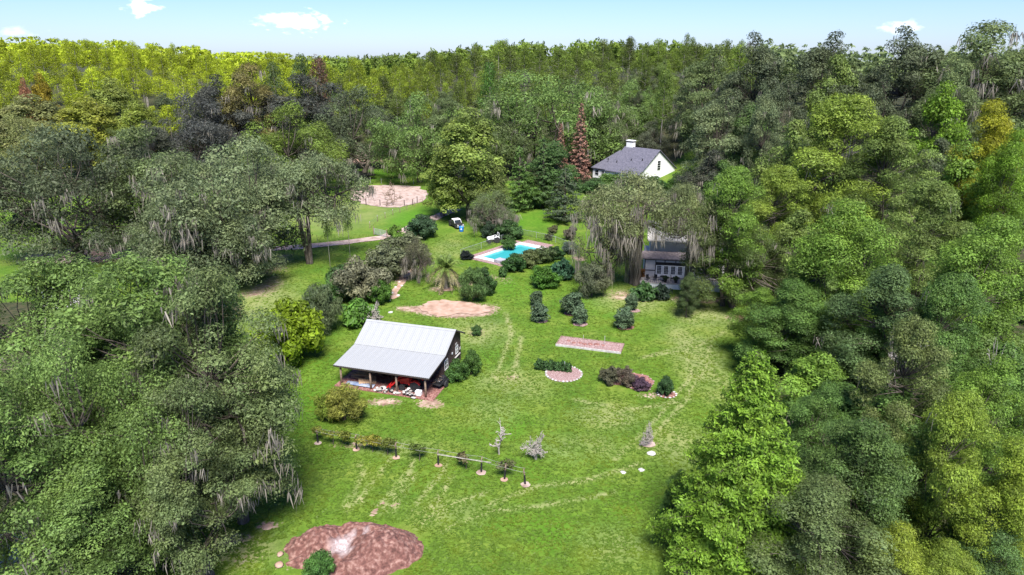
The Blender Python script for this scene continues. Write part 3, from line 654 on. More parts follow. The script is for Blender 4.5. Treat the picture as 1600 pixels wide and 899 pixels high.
# ------------------------------------------------------------------ trees
OAK = (0.134, 0.182, 0.067); OAKG = (0.141, 0.225, 0.056); OAKD = (0.094, 0.121, 0.060); OAKGR = (0.154, 0.198, 0.092)
HW = (.150, .255, .038); HWD = (.104, .192, .042); HWY = (.20, .28, .04); HWO = (.15, .215, .05); BRT = (.14, .25, .022); YEL = (.27, .29, .02)
G = 'trees'
TREES = [
 # left foreground
 ('oakA', 200, 402, 790, 315, OAKG, 'broad live oak in left foreground, rearmost of the near grove, beside yellow bush'),
 ('oakB', 322, 428, 815, 240, OAK, 'moss-hung live oak at right edge of the left grove beside open lawn'),
 ('oakB', 50, 412, 765, 270, OAKG, 'green live oak at left picture edge below the dark multi-trunk oak'),
 ('oakA', 110, 520, 900, 330, OAKG, 'live oak in the lower left grove with long moss beards facing the lawn'),
 ('oakB', 275, 600, 900, 190, OAK, 'dark shaded live oak low in the left grove nearest the dirt pile'),
 ('oakA', -20, 600, 960, 280, OAKG, 'green live oak cut by the left picture edge near the bottom'),
 ('oakA', 130, 415, 745, 210, OAKG, 'live oak crown between the two rear oaks of the left grove'),
 ('oakB', 290, 432, 750, 190, OAKG, 'live oak crown rising behind the moss-hung oak of the left grove'),
 ('hardA', 120, 730, 960, 230, OAKG, 'leafy green tree in the bottom left corner in front of the oaks'),
 # left middle distance
 ('oakM', 85, 195, 408, 265, OAKD, 'dark multi-trunk oak at left over bare pinkish soil'),
 ('oakM', 215, 200, 395, 165, OAK, 'grey-green oak between the multi-trunk oak and the big mossy oak'),
 ('oakM', 330, 222, 432, 270, OAKGR, 'huge grey-green oak bearded with moss left of the sandy driveway'),
 ('oakHi', 468, 240, 412, 185, OAKGR, 'mossy oak branch crown leaning over the driveway by the small gate'),
 ('oakM', 345, 300, 440, 215, OAKGR, 'low mossy oak crown sweeping to the grass left of the saplings'),
 ('oakM', 265, 330, 428, 150, OAKGR, 'low mossy oak crown between the multi-trunk oak and the sweeping one'),
 ('oakN', 455, 163, 300, 165, (0.140, 0.203, 0.034), 'bright green domed tree behind the huge mossy oak'),
 ('oakN', 395, 225, 330, 110, OAKGR, 'grey oak top behind the huge mossy oak, left of the bright domed tree'),
 ('oakN', 560, 138, 272, 165, OAKD, 'dark oak with thick trunk on shaded grass beyond the arena'),
 ('oakN', 650, 148, 285, 150, OAKG, 'rounded green oak right of the dark thick-trunked oak beyond the arena'),
 ('oakM', 700, 155, 282, 110, OAK, 'grey moss-hung oak behind the tall olive tree'),
 ('hardM', 728, 172, 345, 140, (.185, .25, .052), 'tall olive-green tree beside the parked vehicle'),
 ('hardM', 690, 240, 338, 70, (.18, .245, .05), 'lower olive-green tree over the end of the sandy lane'),
 ('hardM', 762, 245, 350, 80, (0.133, 0.175, 0.049), 'olive tree leaning right above the moss-draped tree'),
 ('mossy', 770, 300, 366, 80, OAKGR, 'small tree draped in hanging moss behind the round bush'),
 ('oakM', 855, 116, 268, 240, OAKG, 'wide dark oak crown with moss behind the dead red conifers'),
 ('oakN', 775, 150, 275, 120, OAK, 'dark oak left of the wide crown above the olive tree'),
 ('oakN', 940, 150, 262, 110, OAK, 'dark oak right of the dead red conifer behind the white house'),
 ('redcone', 909, 160, 285, 42, OAK, 'tall dead conifer with red-brown needles left of the white house'),
 ('redcone', 877, 192, 285, 32, OAK, 'shorter dead red conifer beside the taller one'),
 ('cedar', 812, 228, 330, 60, HWD, 'dark slim cedar left of the dead red conifers'),
 ('cedar', 850, 215, 325, 70, (0.077, 0.140, 0.042), 'bushy green cedar in front of the dead red conifers'),
 ('hardM', 868, 222, 320, 80, (0.077, 0.147, 0.042), 'dense green tree just left of the white house'),
 ('cedar', 884, 262, 346, 78, (0.084, 0.119, 0.063), 'grey-green conifer with bare pale trunk on the pool lawn'),
 ('hardM', 826, 270, 325, 60, HWD, 'dark leafy tree at the back edge of the pool lawn'),
 # behind the white house
 ('pineA', 1040, 108, 262, 44, (0.119, 0.182, 0.031), 'tall slender pine with bare trunk right of the white house chimney'),
 ('oakN', 1022, 188, 262, 55, (0.119, 0.140, 0.084), 'pale grey-green tree behind the white house roof'),
 ('oakN', 985, 128, 250, 110, OAKG, 'dark round tree behind the white house left of the slender pine'),
 ('oakN', 1075, 135, 258, 90, OAKD, 'dark tree between slender pine and grey oak behind the white house'),
 ('oakN', 1130, 145, 330, 125, OAKGR, 'grey round oak right of the white house'),
 ('oakN', 1112, 236, 352, 95, (0.077, 0.087, 0.059), 'dark grey oak touching the right gable of the white house'),
 ('hardM', 1175, 165, 335, 75, (0.105, 0.175, 0.049), 'green tree with pale tops between grey oak and olive trees'),
 ('mossy', 955, 290, 446, 105, (0.182, 0.210, 0.098), 'grey weeping oak draped in moss to the ground left of the cottage'),
 ('mossyhigh', 1003, 272, 444, 195, (0.196, 0.231, 0.098), 'high mossy oak spreading above the cottage porch'),
 ('mossyhigh', 1070, 288, 396, 95, OAKGR, 'moss-draped oak over the cottage roof'),
 ('mossyhigh', 1088, 288, 470, 130, (.15, .185, .07), 'mossy oak reaching over the right end of the cottage roof'),
 ('hardB', 1152, 262, 478, 130, HW, 'leafy green tree right of the cottage roof'),
 ('oakB', 1158, 352, 480, 180, (0.098, 0.140, 0.042), 'low spreading dark green tree right of the cottage terrace'),
 ('hardA', 1078, 427, 496, 42, (.075, .115, .04), 'small dark drooping tree at the corner of the terrace'),
 # right wood
 ('hardN', 1245, 190, 400, 110, HWO, 'olive tree at the left end of the pale olive group'),
 ('hardB', 1330, 150, 425, 190, HWY, 'pale yellow-olive tree with grey limbs, tallest of the right wood middle'),
 ('hardB', 1400, 185, 440, 150, HWO, 'olive tree with bare grey limbs right of the pale yellow-olive one'),
 ('hardB', 1225, 260, 445, 110, HWY, 'yellow-olive moss-bearded tree over the parking pad'),
 ('hardN', 1255, 330, 480, 115, HWO, 'thin olive tree showing pale limbs above the grey pavement'),
 ('hardA', 1330, 318, 570, 190, HW, 'large green tree with rounded top in the middle of the right wood'),
 ('hardA', 1250, 440, 585, 150, HWD, 'dark green tree at the lawn edge behind the bright conifer'),
 ('hardB', 1400, 420, 640, 170, (0.098, 0.161, 0.056), 'blue-green tree below the large rounded green tree'),
 ('hardA', 1190, 450, 565, 90, HW, 'light green tree at the lawn edge right of the terrace'),
 ('hardB', 1455, 285, 510, 150, HWO, 'olive-green tree with moss in the upper right wood'),
 ('hardA', 1555, 340, 620, 200, HW, 'tall green tree at right picture edge in mid height'),
 ('hardB', 1500, 430, 680, 150, HWD, 'dark blue-green tree left of the tall right-edge tree'),
 ('hardA', 1560, 160, 415, 130, YEL, 'bright yellow-green tree in the upper right'),
 ('hardA', 1590, 205, 450, 110, BRT, 'bright green tree under the yellow one at the right edge'),
 ('hardM', 1480, 132, 345, 95, BRT, 'bright green rounded tree below the tall mossy skyline oaks'),
 ('hardN', 1310, 88, 300, 105, HWO, 'olive crown with visible limbs standing below the skyline dip'),
 ('hardM', 1510, 225, 420, 110, HW, 'green tree between yellow-green tree and olive group'),
 ('cypress', 1186, 545, 882, 280, (.175, .305, .032), 'large bright green feathery conifer in the right foreground'),
 ('hardA', 1062, 735, 825, 50, HWD, 'small dark tree at left foot of the bright conifer'),
 ('hardA', 1360, 655, 890, 190, (.10, .17, .045), 'dark green tree right of the bright conifer'),
 ('hardB', 1510, 615, 900, 155, (.21, .30, .04), 'yellow-green tree with mossy trunk in the lower right'),
 ('hardA', 1600, 690, 950, 150, (.225, .31, .036), 'yellow-green tree cut by the right picture edge'),
 ('hardB', 1290, 760, 960, 220, (.125, .175, .06), 'grey-green thicket tree at the bottom below the bright conifer'),
 ('hardA', 1410, 825, 980, 130, (.225, .29, .035), 'yellowing small tree at the bottom of the right wood'),
 ('hardA', 1490, 850, 990, 110, HWY, 'yellow-green small tree at bottom right beside the yellowing one'),
 ('hardA', 1560, 800, 960, 140, (.10, .18, .05), 'blue-green tree in the bottom right corner'),
 ('hardB', 1440, 500, 760, 140, (.15, .195, .06), 'vine-covered tree with dead limbs in the right wood'),
 ('hardA', 1560, 560, 780, 150, HW, 'green tree behind the yellow-green lower right tree'),
 ('hardA', 1290, 600, 790, 120, HWD, 'dark green tree tucked behind the bright conifer'),
 ('hardA', 1430, 690, 870, 110, HWD, 'dark tree between the yellow-green mossy-trunk tree and its left neighbour'),
 # skyline oaks on the right
 ('oakN', 1185, 56, 300, 120, OAKD, 'dark round oak on the skyline left of the sky dip'),
 ('oakN', 1300, 54, 292, 135, OAKD, 'dark oak on the skyline just left of the dip in the trees'),
 ('oakN', 1425, 46, 300, 140, OAKD, 'tall dark oak right of the skyline dip'),
 ('oakM', 1545, 36, 305, 200, OAK, 'tallest mossy oak on the skyline at upper right'),
 ('oakM', 1500, 95, 325, 120, OAK, 'moss-bearded oak below the tallest skyline oak'),
 ('oakN', 1620, 60, 310, 140, OAK, 'mossy oak at the upper right picture corner'),
 ('oakN', 1110, 80, 275, 110, OAK, 'dark oak on the skyline right of the far pines'),
 ('oakN', 1230, 120, 318, 90, OAKD, 'dark oak below the skyline between two round crowns'),
 ('oakN', 1150, 115, 300, 100, OAKD, 'dark oak behind the grey round oak'),
 ('oakN', 1380, 120, 318, 100, OAKD, 'dark oak at the foot of the skyline dip'),
 ('oakN', 1200, 135, 350, 70, OAKGR, 'bare-topped grey tree above the pale olive group'),
 # left background; trees of the sunlit wood carry the sunlight in their leaf colour
 ('oakN', 290, 150, 285, 160, (0.081, 0.087, 0.077), 'dark grey oak behind the left oaks'),
 ('oakM', 385, 100, 270, 120, (0.161, 0.147, 0.049), 'rust-tinged oak with moss in front of the bright pines'),
 ('oakM', 470, 118, 268, 130, (0.073, 0.081, 0.064), 'dark grey oak right of the rust-tinged oak'),
 ('oakN', 335, 120, 275, 110, (0.077, 0.084, 0.070), 'dark grey oak left of the rust-tinged oak'),
 ('oakN', 230, 190, 300, 90, (0.091, 0.101, 0.070), 'grey oak at the edge of the sunlit wood'),
 ('hardM', 130, 155, 275, 130, (0.238, 0.266, 0.042), 'pale yellow-green broadleaf tree in the sunlit left wood'),
 ('hardM', 40, 150, 270, 130, (0.210, 0.231, 0.084), 'pale greyish sunlit tree at the upper left edge'),
 ('hardM', 60, 117, 258, 46, (.25, .20, .015), 'golden yellow tree among the sunlit pines at left'),
 ('hardM', 170, 125, 262, 110, (0.196, 0.245, 0.049), 'yellow-green tree below the sunlit pines'),
 ('hardM', 210, 160, 275, 90, (0.210, 0.266, 0.042), 'light green tree beside the grey oak at the sunlit edge'),
 ('oakN', 20, 180, 300, 120, (0.182, 0.210, 0.070), 'pale olive tree above the dark multi-trunk oak'),
 ('pineB', 470, 85, 262, 50, (0.084, 0.133, 0.042), 'dark green pine standing above the dark grey oaks'),
 ('pineA', 497, 90, 262, 46, (0.168, 0.098, 0.063), 'reddish dying pine beside the dark green pine'),
 ('pineB', 425, 98, 265, 50, (0.084, 0.126, 0.042), 'dark pine left of the reddish dying pine'),
 ('hardM', 35, 124, 262, 28, (0.308, 0.154, 0.084), 'russet tree low among the sunlit pines'),
 ('pineB', 765, 98, 262, 42, (0.077, 0.168, 0.028), 'dark green pine with full round top left of the wide oak'),
]
for k, px, ty, by, w, c, lab in TREES: plant(k, px, ty, by, w, c, lab, name={'pine': 'pine_tree', 'oakH': 'oak_tree', 'oakA': 'oak_tree', 'oakB': 'oak_tree', 'oakM': 'oak_tree', 'oakN': 'oak_tree', 'moss': 'mossy_oak_tree', 'ceda': 'cedar_tree', 'redc': 'dead_conifer', 'cypr': 'conifer_tree'}.get(k[:4], 'broadleaf_tree'))
for px, ty, by, w, lab in ((1425, 500, 700, 60, 'bleached dead snag leaning over the vine-covered tree'), (1575, 530, 720, 40, 'pale dead snag near the right picture edge'), (1335, 200, 420, 70, 'grey dead limbs showing in the pale olive crown')):
    plant('snag', px, ty, by, w, OAK, lab, name='dead_tree')
for px, ty, by, lab in ((541, 345, 402, 'thin sapling beside the sandy driveway, rightmost of two'), (508, 350, 418, 'thin sapling nearer the huge mossy oak')):
    plant('pineC', px, ty-22, by, 18, OAKG, lab, name='sapling')

# understorey that closes the right wood and the middle belt, and the far pine woods
frs = random.Random(11)
def fill(key, px, D, h, wm, col, label, group, name):
    x = (px-800)/F*(D*CT+(CAM_H-10)*ST); j = frs.uniform(.85, 1.15)
    grow_at(key, x, D, float(gz(x, D)), h, wm, tuple(c*j for c in col), label, 'tree', name, group)
for i in range(46):
    D = frs.uniform(48, 125); lo = np.interp(D, [48, 62, 80, 100, 125], [1330, 1250, 1230, 1260, 1180]); px = frs.uniform(lo, 1720)
    fill(frs.choice(['hardM', 'hardN']), px, D, frs.uniform(6, 11), frs.uniform(6, 9), frs.choice([HWD, HWD, HW, OAKG]), 'smaller dark green tree filling gaps in the right wood', 'understorey of the right wood', 'broadleaf_tree')
for i in range(34):
    D = frs.uniform(130, 200); px = frs.uniform(1120, 1700)
    fill(frs.choice(['oakN', 'hardN', 'hardM']), px, D, frs.uniform(12, 19), frs.uniform(9, 13), frs.choice([OAKD, OAK, HWO, HWD]), 'tree in the dense belt behind the right wood', 'belt behind the right wood', 'broadleaf_tree')
for i in range(70):
    px = frs.uniform(420, 1180); D = frs.uniform(238, 300)
    fill(frs.choice(['oakN', 'oakN', 'hardN']), px, D, frs.uniform(14, 20), frs.uniform(10, 14), frs.choice([OAKD, OAK, OAKG, OAK, HWO]), 'dark oak in the long belt below the far pines', 'dark oak belt across the middle', 'oak_tree')
for i in range(42):
    px = frs.uniform(-60, 430); D = frs.uniform(200, 275)
    fill(frs.choice(['hardM', 'hardN', 'oakN']), px, D, frs.uniform(11, 18), frs.uniform(8, 12), frs.choice([(.14, .17, .03), (.12, .16, .035), (.16, .175, .05), (.10, .135, .03)]) if px < 250 else frs.choice([(.06, .065, .05), OAKD]), 'broadleaf tree at the foot of the sunlit pine wood' if px < 250 else 'dark grey oak at the foot of the pine wood', 'sunlit broadleaf edge' if px < 250 else 'grey oak edge', 'broadleaf_tree')  # at the left edge the sunlight is put into the leaf colours
PINE_SUNLIT = (.30, .37, .02); PINED = (.145, .212, .03)  # direct sun on the left pines is put into the lighter leaf colour
def pinecol(px):  # fades the painted-in sunlight out towards the middle
    t_ = float(np.interp(px, [440, 800], [0, 1])); return tuple(a*(1-t_)+c*t_ for a, c in zip(PINE_SUNLIT, PINED))
n_p = 0
for ring in range(9):
    D = 262+ring*17
    for px in np.arange(-60+ring*9, 1190, 44*270/D*1.0):
        q = px+frs.uniform(-10, 10); d = D+frs.uniform(-8, 8)
        if n_p >= 285: break
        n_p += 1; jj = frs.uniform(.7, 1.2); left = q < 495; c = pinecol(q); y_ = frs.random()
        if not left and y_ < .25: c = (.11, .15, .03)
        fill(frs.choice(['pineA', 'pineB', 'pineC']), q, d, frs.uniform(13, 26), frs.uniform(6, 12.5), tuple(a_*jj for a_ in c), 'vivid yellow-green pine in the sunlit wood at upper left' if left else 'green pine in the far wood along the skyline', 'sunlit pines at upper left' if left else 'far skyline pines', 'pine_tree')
# beyond those, the wood reads as one mass
def forest(name, label, x0, x1, d0, d1, n, col, seed):
    rng = np.random.default_rng(seed); 
    pcs = rng.normal(0, 1, (14, 3))*np.array([1.7, 1.7, 2.6])+np.array([0, 0, 15.]); V0, Q0, v0 = puff_leaves(pcs, rng.uniform(1., 1.9, 14), 13, 1.3, .5, rng, .8, .3)
    Vs, vs_ = [], []
    for i in range(n):
        D = d0*(d1/d0)**rng.random(); px = rng.uniform(x0, x1); x = (px-800)/F*(D*CT+(CAM_H-15)*ST); a = rng.uniform(0, 6.28); s = rng.uniform(.8, 1.5)
        c_, s_ = math.cos(a)*s, math.sin(a)*s
        Vr = np.stack([V0[:, 0]*c_-V0[:, 1]*s_, V0[:, 0]*s_+V0[:, 1]*c_, V0[:, 2]*rng.uniform(.75, 1.3)], -1)+np.array([x, D, float(gz(x, D))]); Vs.append(Vr); vs_.append(np.clip(v0+rng.uniform(-.45, .45), 0, 1))
    V = np.concatenate(Vs); o = put(name, raw_mesh(name, V, np.arange(len(V)).reshape(-1, 4), M['leaf'], np.concatenate(vs_)), color=col)
    return tag(o, label, 'forest', kind='stuff')
forest('far_forest', 'sunlit yellow-green pine wood running back to the skyline at left', -150, 510, 380, 760, 620, PINE_SUNLIT, 41)  # its sunlight is in the leaf colour too
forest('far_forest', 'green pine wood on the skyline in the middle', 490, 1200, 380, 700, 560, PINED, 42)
forest('far_forest', 'dark wood beyond the skyline oaks at right', 1180, 1800, 260, 600, 420, OAK, 43)

# ------------------------------------------------------------------ equipment shed
fl, fr = P(533, 602), P(666, 622)
SL = (fr-fl).length; srz = math.atan2(fr.y-fl.y, fr.x-fl.x)
shed = thing('equipment_shed', 'open-fronted wooden shed with a wide white metal roof on the lawn', 'shed', fl, srz)
PROF = [(-.35, 2.55), (4.4, 3.08), (7.7, 4.92), (10.6, 3.45)]
def panel_mesh(name, a, c, ext=0.0):
    mb = MB(); xsx = []; 
    for r_ in range(4):
        o = r_*.235; xsx += [(o, 0), (o+.08, 0), (o+.10, .035), (o+.14, .035), (o+.16, 0)]
    xsx.append((.94, 0)); dy, dz = c[0]-a[0], c[1]-a[1]; L_ = math.hypot(dy, dz); ny_, nz2 = -dz/L_, dy/L_
    vs_ = []; fs = []
    for (yy, zz) in (a, c):
        for xx, hh_ in xsx: vs_.append((xx, yy+ny_*hh_, zz+nz2*hh_))
    for (yy, zz) in (a, c):
        for xx, hh_ in xsx: vs_.append((xx, yy+ny_*(hh_-.015), zz+nz2*(hh_-.015)))
    n_ = len(xsx)
    for i in range(n_-1): fs.append((i, i+1, n_+i+1, n_+i)); fs.append((2*n_+i, 3*n_+i, 3*n_+i+1, 2*n_+i+1))
    mb.V = vs_; mb.Fc = fs
    me = bpy.data.meshes.new(name); me.from_pydata(vs_, [], fs); me.materials.append(M['tin']); me.update(); return me
pm = [panel_mesh('roof_panel', PROF[0], (4.46, 3.10)), panel_mesh('roof_panel', (4.38, 3.12), PROF[2]), panel_mesh('roof_panel', PROF[2], PROF[3])]
npan = 12; x0 = -.55; pw = (SL+1.1)/npan
rj = random.Random(3)
for i in range(npan):
    for m_ in pm: put('roof_panel', m_, shed, (x0+i*pw, 0, rj.uniform(0, .006)), None, (pw/.94*.998, 1, 1))
MB().prism([(0, 7.45, 4.83), (0, 7.7, 4.99), (0, 7.95, 4.88), (0, 7.7, 4.95)], (x0-.03, 0, 0), (x0+SL+1.13, 0, 0)).build('ridge_cap', M['tin'], shed)
fas = MB()
for xx in (x0-.02, x0+SL+1.1):
    for a, c in zip(PROF[:-1], PROF[1:]):
        mid = ((a[0]+c[0])/2, (a[1]+c[1])/2-.10); fas.box((xx, *mid), (.045, math.hypot(c[0]-a[0], c[1]-a[1]), .16), rx=math.atan2(c[1]-a[1], c[0]-a[0]))
fas.box((SL/2, PROF[0][0]+.05, PROF[0][1]-.12), (SL+1.0, .05, .16)); fas.build('fascia', M['timber'], shed)
bmz = MB()
for xx in np.linspace(.05, SL-.05, 8): bmz.box((xx, 2.05, 2.70), (.06, 4.6, .16), rx=math.atan2(.53, 4.75))
bmz.box((SL/2, .05, 2.40), (SL, .12, .2)); bmz.build('rafters', M['wood'], shed)
for xx in (.05, SL*.36, SL*.665, SL-.05):
    lean = rj.uniform(-.04, .04)
    MB().tube([(xx, .05, -.1), (xx+lean*.5, .05, 1.2), (xx+lean, .05, 2.4)], [.13, .115, .105], 8).build('post', M['wood'], shed, True)
for xx in (SL*.5, SL*.82): MB().tube([(xx, 2.4, -.1), (xx, 2.4, 2.75)], [.09, .08], 7).build('post', M['wood'], shed, True)
def wall_boards(name, p0, p1, top, bw=.22, th=.05, gap=.012, bottom=-.05):
    """vertical boards from p0 to p1 in the shed's own axes; top(y) gives the roof height"""
    mb = MB(); p0, p1 = Vector(p0), Vector(p1); L_ = (p1-p0).length; n_ = int(L_/bw); d = (p1-p0)/n_
    for i in range(n_):
        a = p0+d*i; c = p0+d*(i+1)-d.normalized()*gap; jz = rj.uniform(0, .02); s_ = Vector((-d.y, d.x, 0)).normalized()*(th+jz)
        za, zc_ = top(a), top(c)
        v = [a+Vector((0, 0, bottom)), c+Vector((0, 0, bottom)), Vector((c.x, c.y, zc_)), Vector((a.x, a.y, za))]
        mb.add(v+[q+s_ for q in v], [(0, 1, 2, 3), (7, 6, 5, 4), (0, 4, 5, 1), (1, 5, 6, 2), (2, 6, 7, 3), (3, 7, 4, 0)])
    return mb
def rooftop(p): return float(np.interp(p.y, [a[0] for a in PROF], [a[1] for a in PROF]))-.06
wl = wall_boards('w', (SL+.05, 4.4, 0), (SL+.05, 10.3, 0), rooftop); wl.build('gable_wall', M['plank'], shed)
wall_boards('w', (-.05, 10.3, 0), (-.05, 4.4, 0), rooftop).build('gable_wall', M['plank'], shed)
wall_boards('w', (SL, 10.3, 0), (0, 10.3, 0), lambda p: 3.5).build('rear_wall', M['plank'], shed)
wall_boards('w', (0, 4.45, 0), (SL, 4.45, 0), lambda p: 3.0).build('inner_wall', M['plank'], shed)
def framed(parent, c, wy, hz, x, rows=2, cols=2, frame=M['white'], ft=.07):
    wo = MB(); wo.box((x, c[0], c[1]+hz/2), (.06, wy+ft, ft)).box((x, c[0], c[1]-hz/2), (.06, wy+ft, ft)).box((x, c[0]-wy/2, c[1]), (.058, ft, hz-ft)).box((x, c[0]+wy/2, c[1]), (.058, ft, hz-ft))
    for i in range(1, rows): wo.box((x, c[0], c[1]-hz/2+hz*i/rows), (.05, wy-ft, .035))
    for i in range(1, cols): wo.box((x+.002, c[0]-wy/2+wy*i/cols, c[1]), (.05, .035, hz-ft))
    w_ = wo.build('window', frame, parent)
    MB().box((x-.015, c[0], c[1]), (.02, wy-.02, hz-.02)).build('pane', M['glass'], w_); return w_
framed(shed, (5.6, 1.45), .9, 1.1, SL+.10); framed(shed, (8.9, 1.9), .7, .9, SL+.10)
MB().lathe([(.16, 0), (.17, .04), (.12, .05)], (SL+.11, 7.4, 2.05), 14, 'X').build('round_plaque', M['white'], shed)
MB().box((SL+.16, 8.6, 2.75), (.06, .5, .22)).box((SL+.16, 9.8, 1.7), (.05, .35, .3)).box((SL+.18, 8.9, 1.15), (.16, 1.6, .05)).build('wall_sign', M['whitestone'], shed)
sheetm = MB(); sheetm.box((SL/2+.2, 2.1, .03), (SL+1.6, 5.2, .1)); sheetm.build('dirt_floor', M['mulch'], shed)
def sh(x, y, z=0.08): return fl+Matrix.Rotation(srz, 3, 'Z') @ Vector((x, y, z))
# red tractor with loader arms
def wheel(parent, c, r, w, rim=M['red'], n=16, name='wheel'):
    wo = MB().lathe([(r*.55, -w/2), (r*.92, -w/2), (r, -w*.3), (r, w*.3), (r*.92, w/2), (r*.55, w/2)], (0, 0, 0), n, 'Y').build(name, M['tyre'], parent, loc=c)
    MB().lathe([(r*.2, -w*.36), (r*.56, -w*.40), (r*.56, w*.40), (r*.2, w*.36)], (0, 0, 0), n, 'Y').build('rim', rim, wo); return wo
def tractor(loc, rz, label, body, rim, loader=True, name='tractor', s=1.0, fender=None, frame=None):
    t_ = thing(name, label, 'tractor', loc, rz, None, (s, s, s)); fender = fender or body
    MB().prism([(.2, 0, .75), (1.55, 0, .75), (1.62, 0, 1.0), (1.5, 0, 1.25), (.2, 0, 1.38)], (0, -.3, 0), (0, .3, 0)).build('bonnet', body, t_)
    MB().box((.55, 0, .62), (2.0, .36, .3)).box((1.3, 0, .45), (.14, 1.1, .12)).box((-.35, 0, .6), (.16, 1.3, .16)).build('chassis', M['black'], t_)
    for s_ in (-1, 1):
        fp = [(-.95, 0, .95), (-.75, 0, 1.28), (-.35, 0, 1.42), (.1, 0, 1.28), (.2, 0, 1.18), (-.35, 0, 1.34)]
        MB().prism(fp, (0, s_*.62-.2, 0), (0, s_*.62+.2, 0)).build('fender', fender, t_)
        wheel(t_, (-.35, s_*.68, .65), .65, .36, rim); wheel(t_, (1.3, s_*.55, .38), .38, .24, rim)
    MB().box((-.35, 0, 1.02), (.5, .5, .12)).box((-.6, 0, 1.28), (.1, .5, .48), ry=-.15).build('seat', M['black'], t_)
    MB().tube([(.2, 0, 1.2), (-.02, 0, 1.5)], .03, 6).lathe([(.2, 0), (.2, .03)], (-.04, 0, 1.5), 12).build('steering_wheel', M['black'], t_)
    MB().tube([(-.75, -.5, 1.0), (-.8, -.5, 2.0), (-.8, .5, 2.0), (-.75, .5, 1.0)], .045, 6).build('roll_bar', frame or M['black'], t_)
    if loader:
        for s_ in (-1, 1):
            MB().prism([(.35, 0, 1.5), (.55, 0, 1.62), (1.9, 0, 1.25), (2.75, 0, .45), (2.6, 0, .36), (1.8, 0, 1.05)], (0, s_*.46-.06, 0), (0, s_*.46+.06, 0)).build('loader_arm', body, t_)
            MB().box((.45, s_*.46, 1.1), (.16, .1, .8)).build('loader_post', body, t_)
        MB().prism([(2.6, 0, .15), (3.2, 0, .08), (3.25, 0, .14), (2.75, 0, .25), (2.7, 0, .75), (2.6, 0, .75)], (0, -.75, 0), (0, .75, 0)).build('bucket', body, t_)
    return t_
tractor(sh(8.3, 1.35), srz+R(186), 'red tractor with front loader arms parked under the shed roof', M['red'], M['red'], s=.95)
# lumber, sheets, tarp
pile = thing('lumber_pile', 'pile of reddish boards leaning at the left end of the shed', 'lumber', sh(1.7, 2.5), srz)
for i in range(16):
    MB().box((rj.uniform(-.3, .3), rj.uniform(-1.1, 1.1), .1+i*.045), (rj.uniform(2., 3.), .22, .04), rj.uniform(-.25, .25), 0, rj.uniform(-.1, .1)).build('board', M['lumber'] if i % 3 else M['wood'], pile)
ply = thing('plywood_stack', 'tan plywood sheets lying at the front left of the shed', 'plywood', sh(2.6, 1.3), srz+.5)
for i in range(4): MB().box((rj.uniform(-.05, .05), rj.uniform(-.05, .05), .12+i*.05), (1.9, 1.1, .03), rj.uniform(-.06, .06), .12).build('plywood_sheet', M['lumber'], ply)
rk = thing('pipe_rack', 'rack of long boards stored high at the back of the shed', 'rack', sh(4.0, 3.6), srz)
for i in range(9): MB().box((rj.uniform(-.4, .4), rj.uniform(-.25, .25), 1.3+i*.06), (3.6, .18, .045), rj.uniform(-.04, .04)).build('board', M['wood'], rk)
for xx in (-1.3, 1.3): MB().box((xx, 0, .65), (.1, .6, 1.3)).build('upright', M['wood'], rk)
tp = thing('folded_tarp', 'crumpled blue-grey tarp along the front left edge of the shed', 'tarp', sh(2.2, .45), srz)
mbt = MB(); V_ = []; rr = np.random.default_rng(8); gx, gy = np.meshgrid(np.linspace(-1.7, 1.7, 16), np.linspace(-.4, .4, 6)); gzz = .12+.22*rr.random(gx.shape)*(1-np.abs(gy)/.5)
ii = np.arange(96).reshape(6, 16); Qt = np.stack([ii[:-1, :-1], ii[:-1, 1:], ii[1:, 1:], ii[1:, :-1]], -1).reshape(-1, 4)
put('tarp_sheet', raw_mesh('tarp_sheet', np.stack([gx, gy, gzz], -1).reshape(-1, 3), Qt, M['tarp'], smooth_=True), tp)
tb = thing('storage_bin', 'teal plastic bin under the left end of the shed roof', 'bin', sh(2.3, 3.9), srz)
MB().prism([(-.3, -.4, 0), (.3, -.4, 0), (.36, -.46, 1.0), (-.36, -.46, 1.0)], (0, 0, 0), (0, .8, 0)).build('bin_body', M['teal'], tb); MB().box((0, 0, 1.03), (.78, .98, .08)).build('lid', M['teal'], tb)
# stacked stones, round pots, crate
def rock(mb, c, r, rg, sq=.6, n=7):
    vs_ = []; ring = [(-.55, .6), (.0, 1.), (.6, .65)]
    for z, k in ring:
        for a in range(n): t_ = 6.283*a/n; q = r*k*rg.uniform(.8, 1.15); vs_.append((c[0]+q*math.cos(t_), c[1]+q*math.sin(t_), c[2]+z*r*sq))
    fs = [tuple(range(n-1, -1, -1)), tuple(range(2*n, 3*n))]
    for i in range(2):
        for a in range(n): fs.append((i*n+a, i*n+(a+1) % n, (i+1)*n+(a+1) % n, (i+1)*n+a))
    return mb.add(vs_, fs)
stn = thing('stone_stack', 'heaped stack of pale flat stones at the front right of the shed', 'stones', sh(8.2, -.35), srz)
for lay in range(6):
    wd = 1.35-lay*.2
    for i in range(max(2, int(wd*5))):
        rock(MB(), (rj.uniform(-wd, wd), rj.uniform(-.45, .45)*(1-lay*.1), .1+lay*.15), rj.uniform(.16, .27), rj, .42).build('stone', rj.choice([M['stone'], M['whitestone']]), stn, True)
stw = thing('stone_row', 'low row of pale stones edging the front of the shed', 'stones', sh(5.8, -.25), srz)
for i in range(22): rock(MB(), (rj.uniform(-1.5, 1.3), rj.uniform(-.2, .25), rj.choice([.1, .1, .32])), rj.uniform(.15, .24), rj, .7).build('stone', rj.choice([M['stone'], M['whitestone'], M['tyre']]), stw, True)
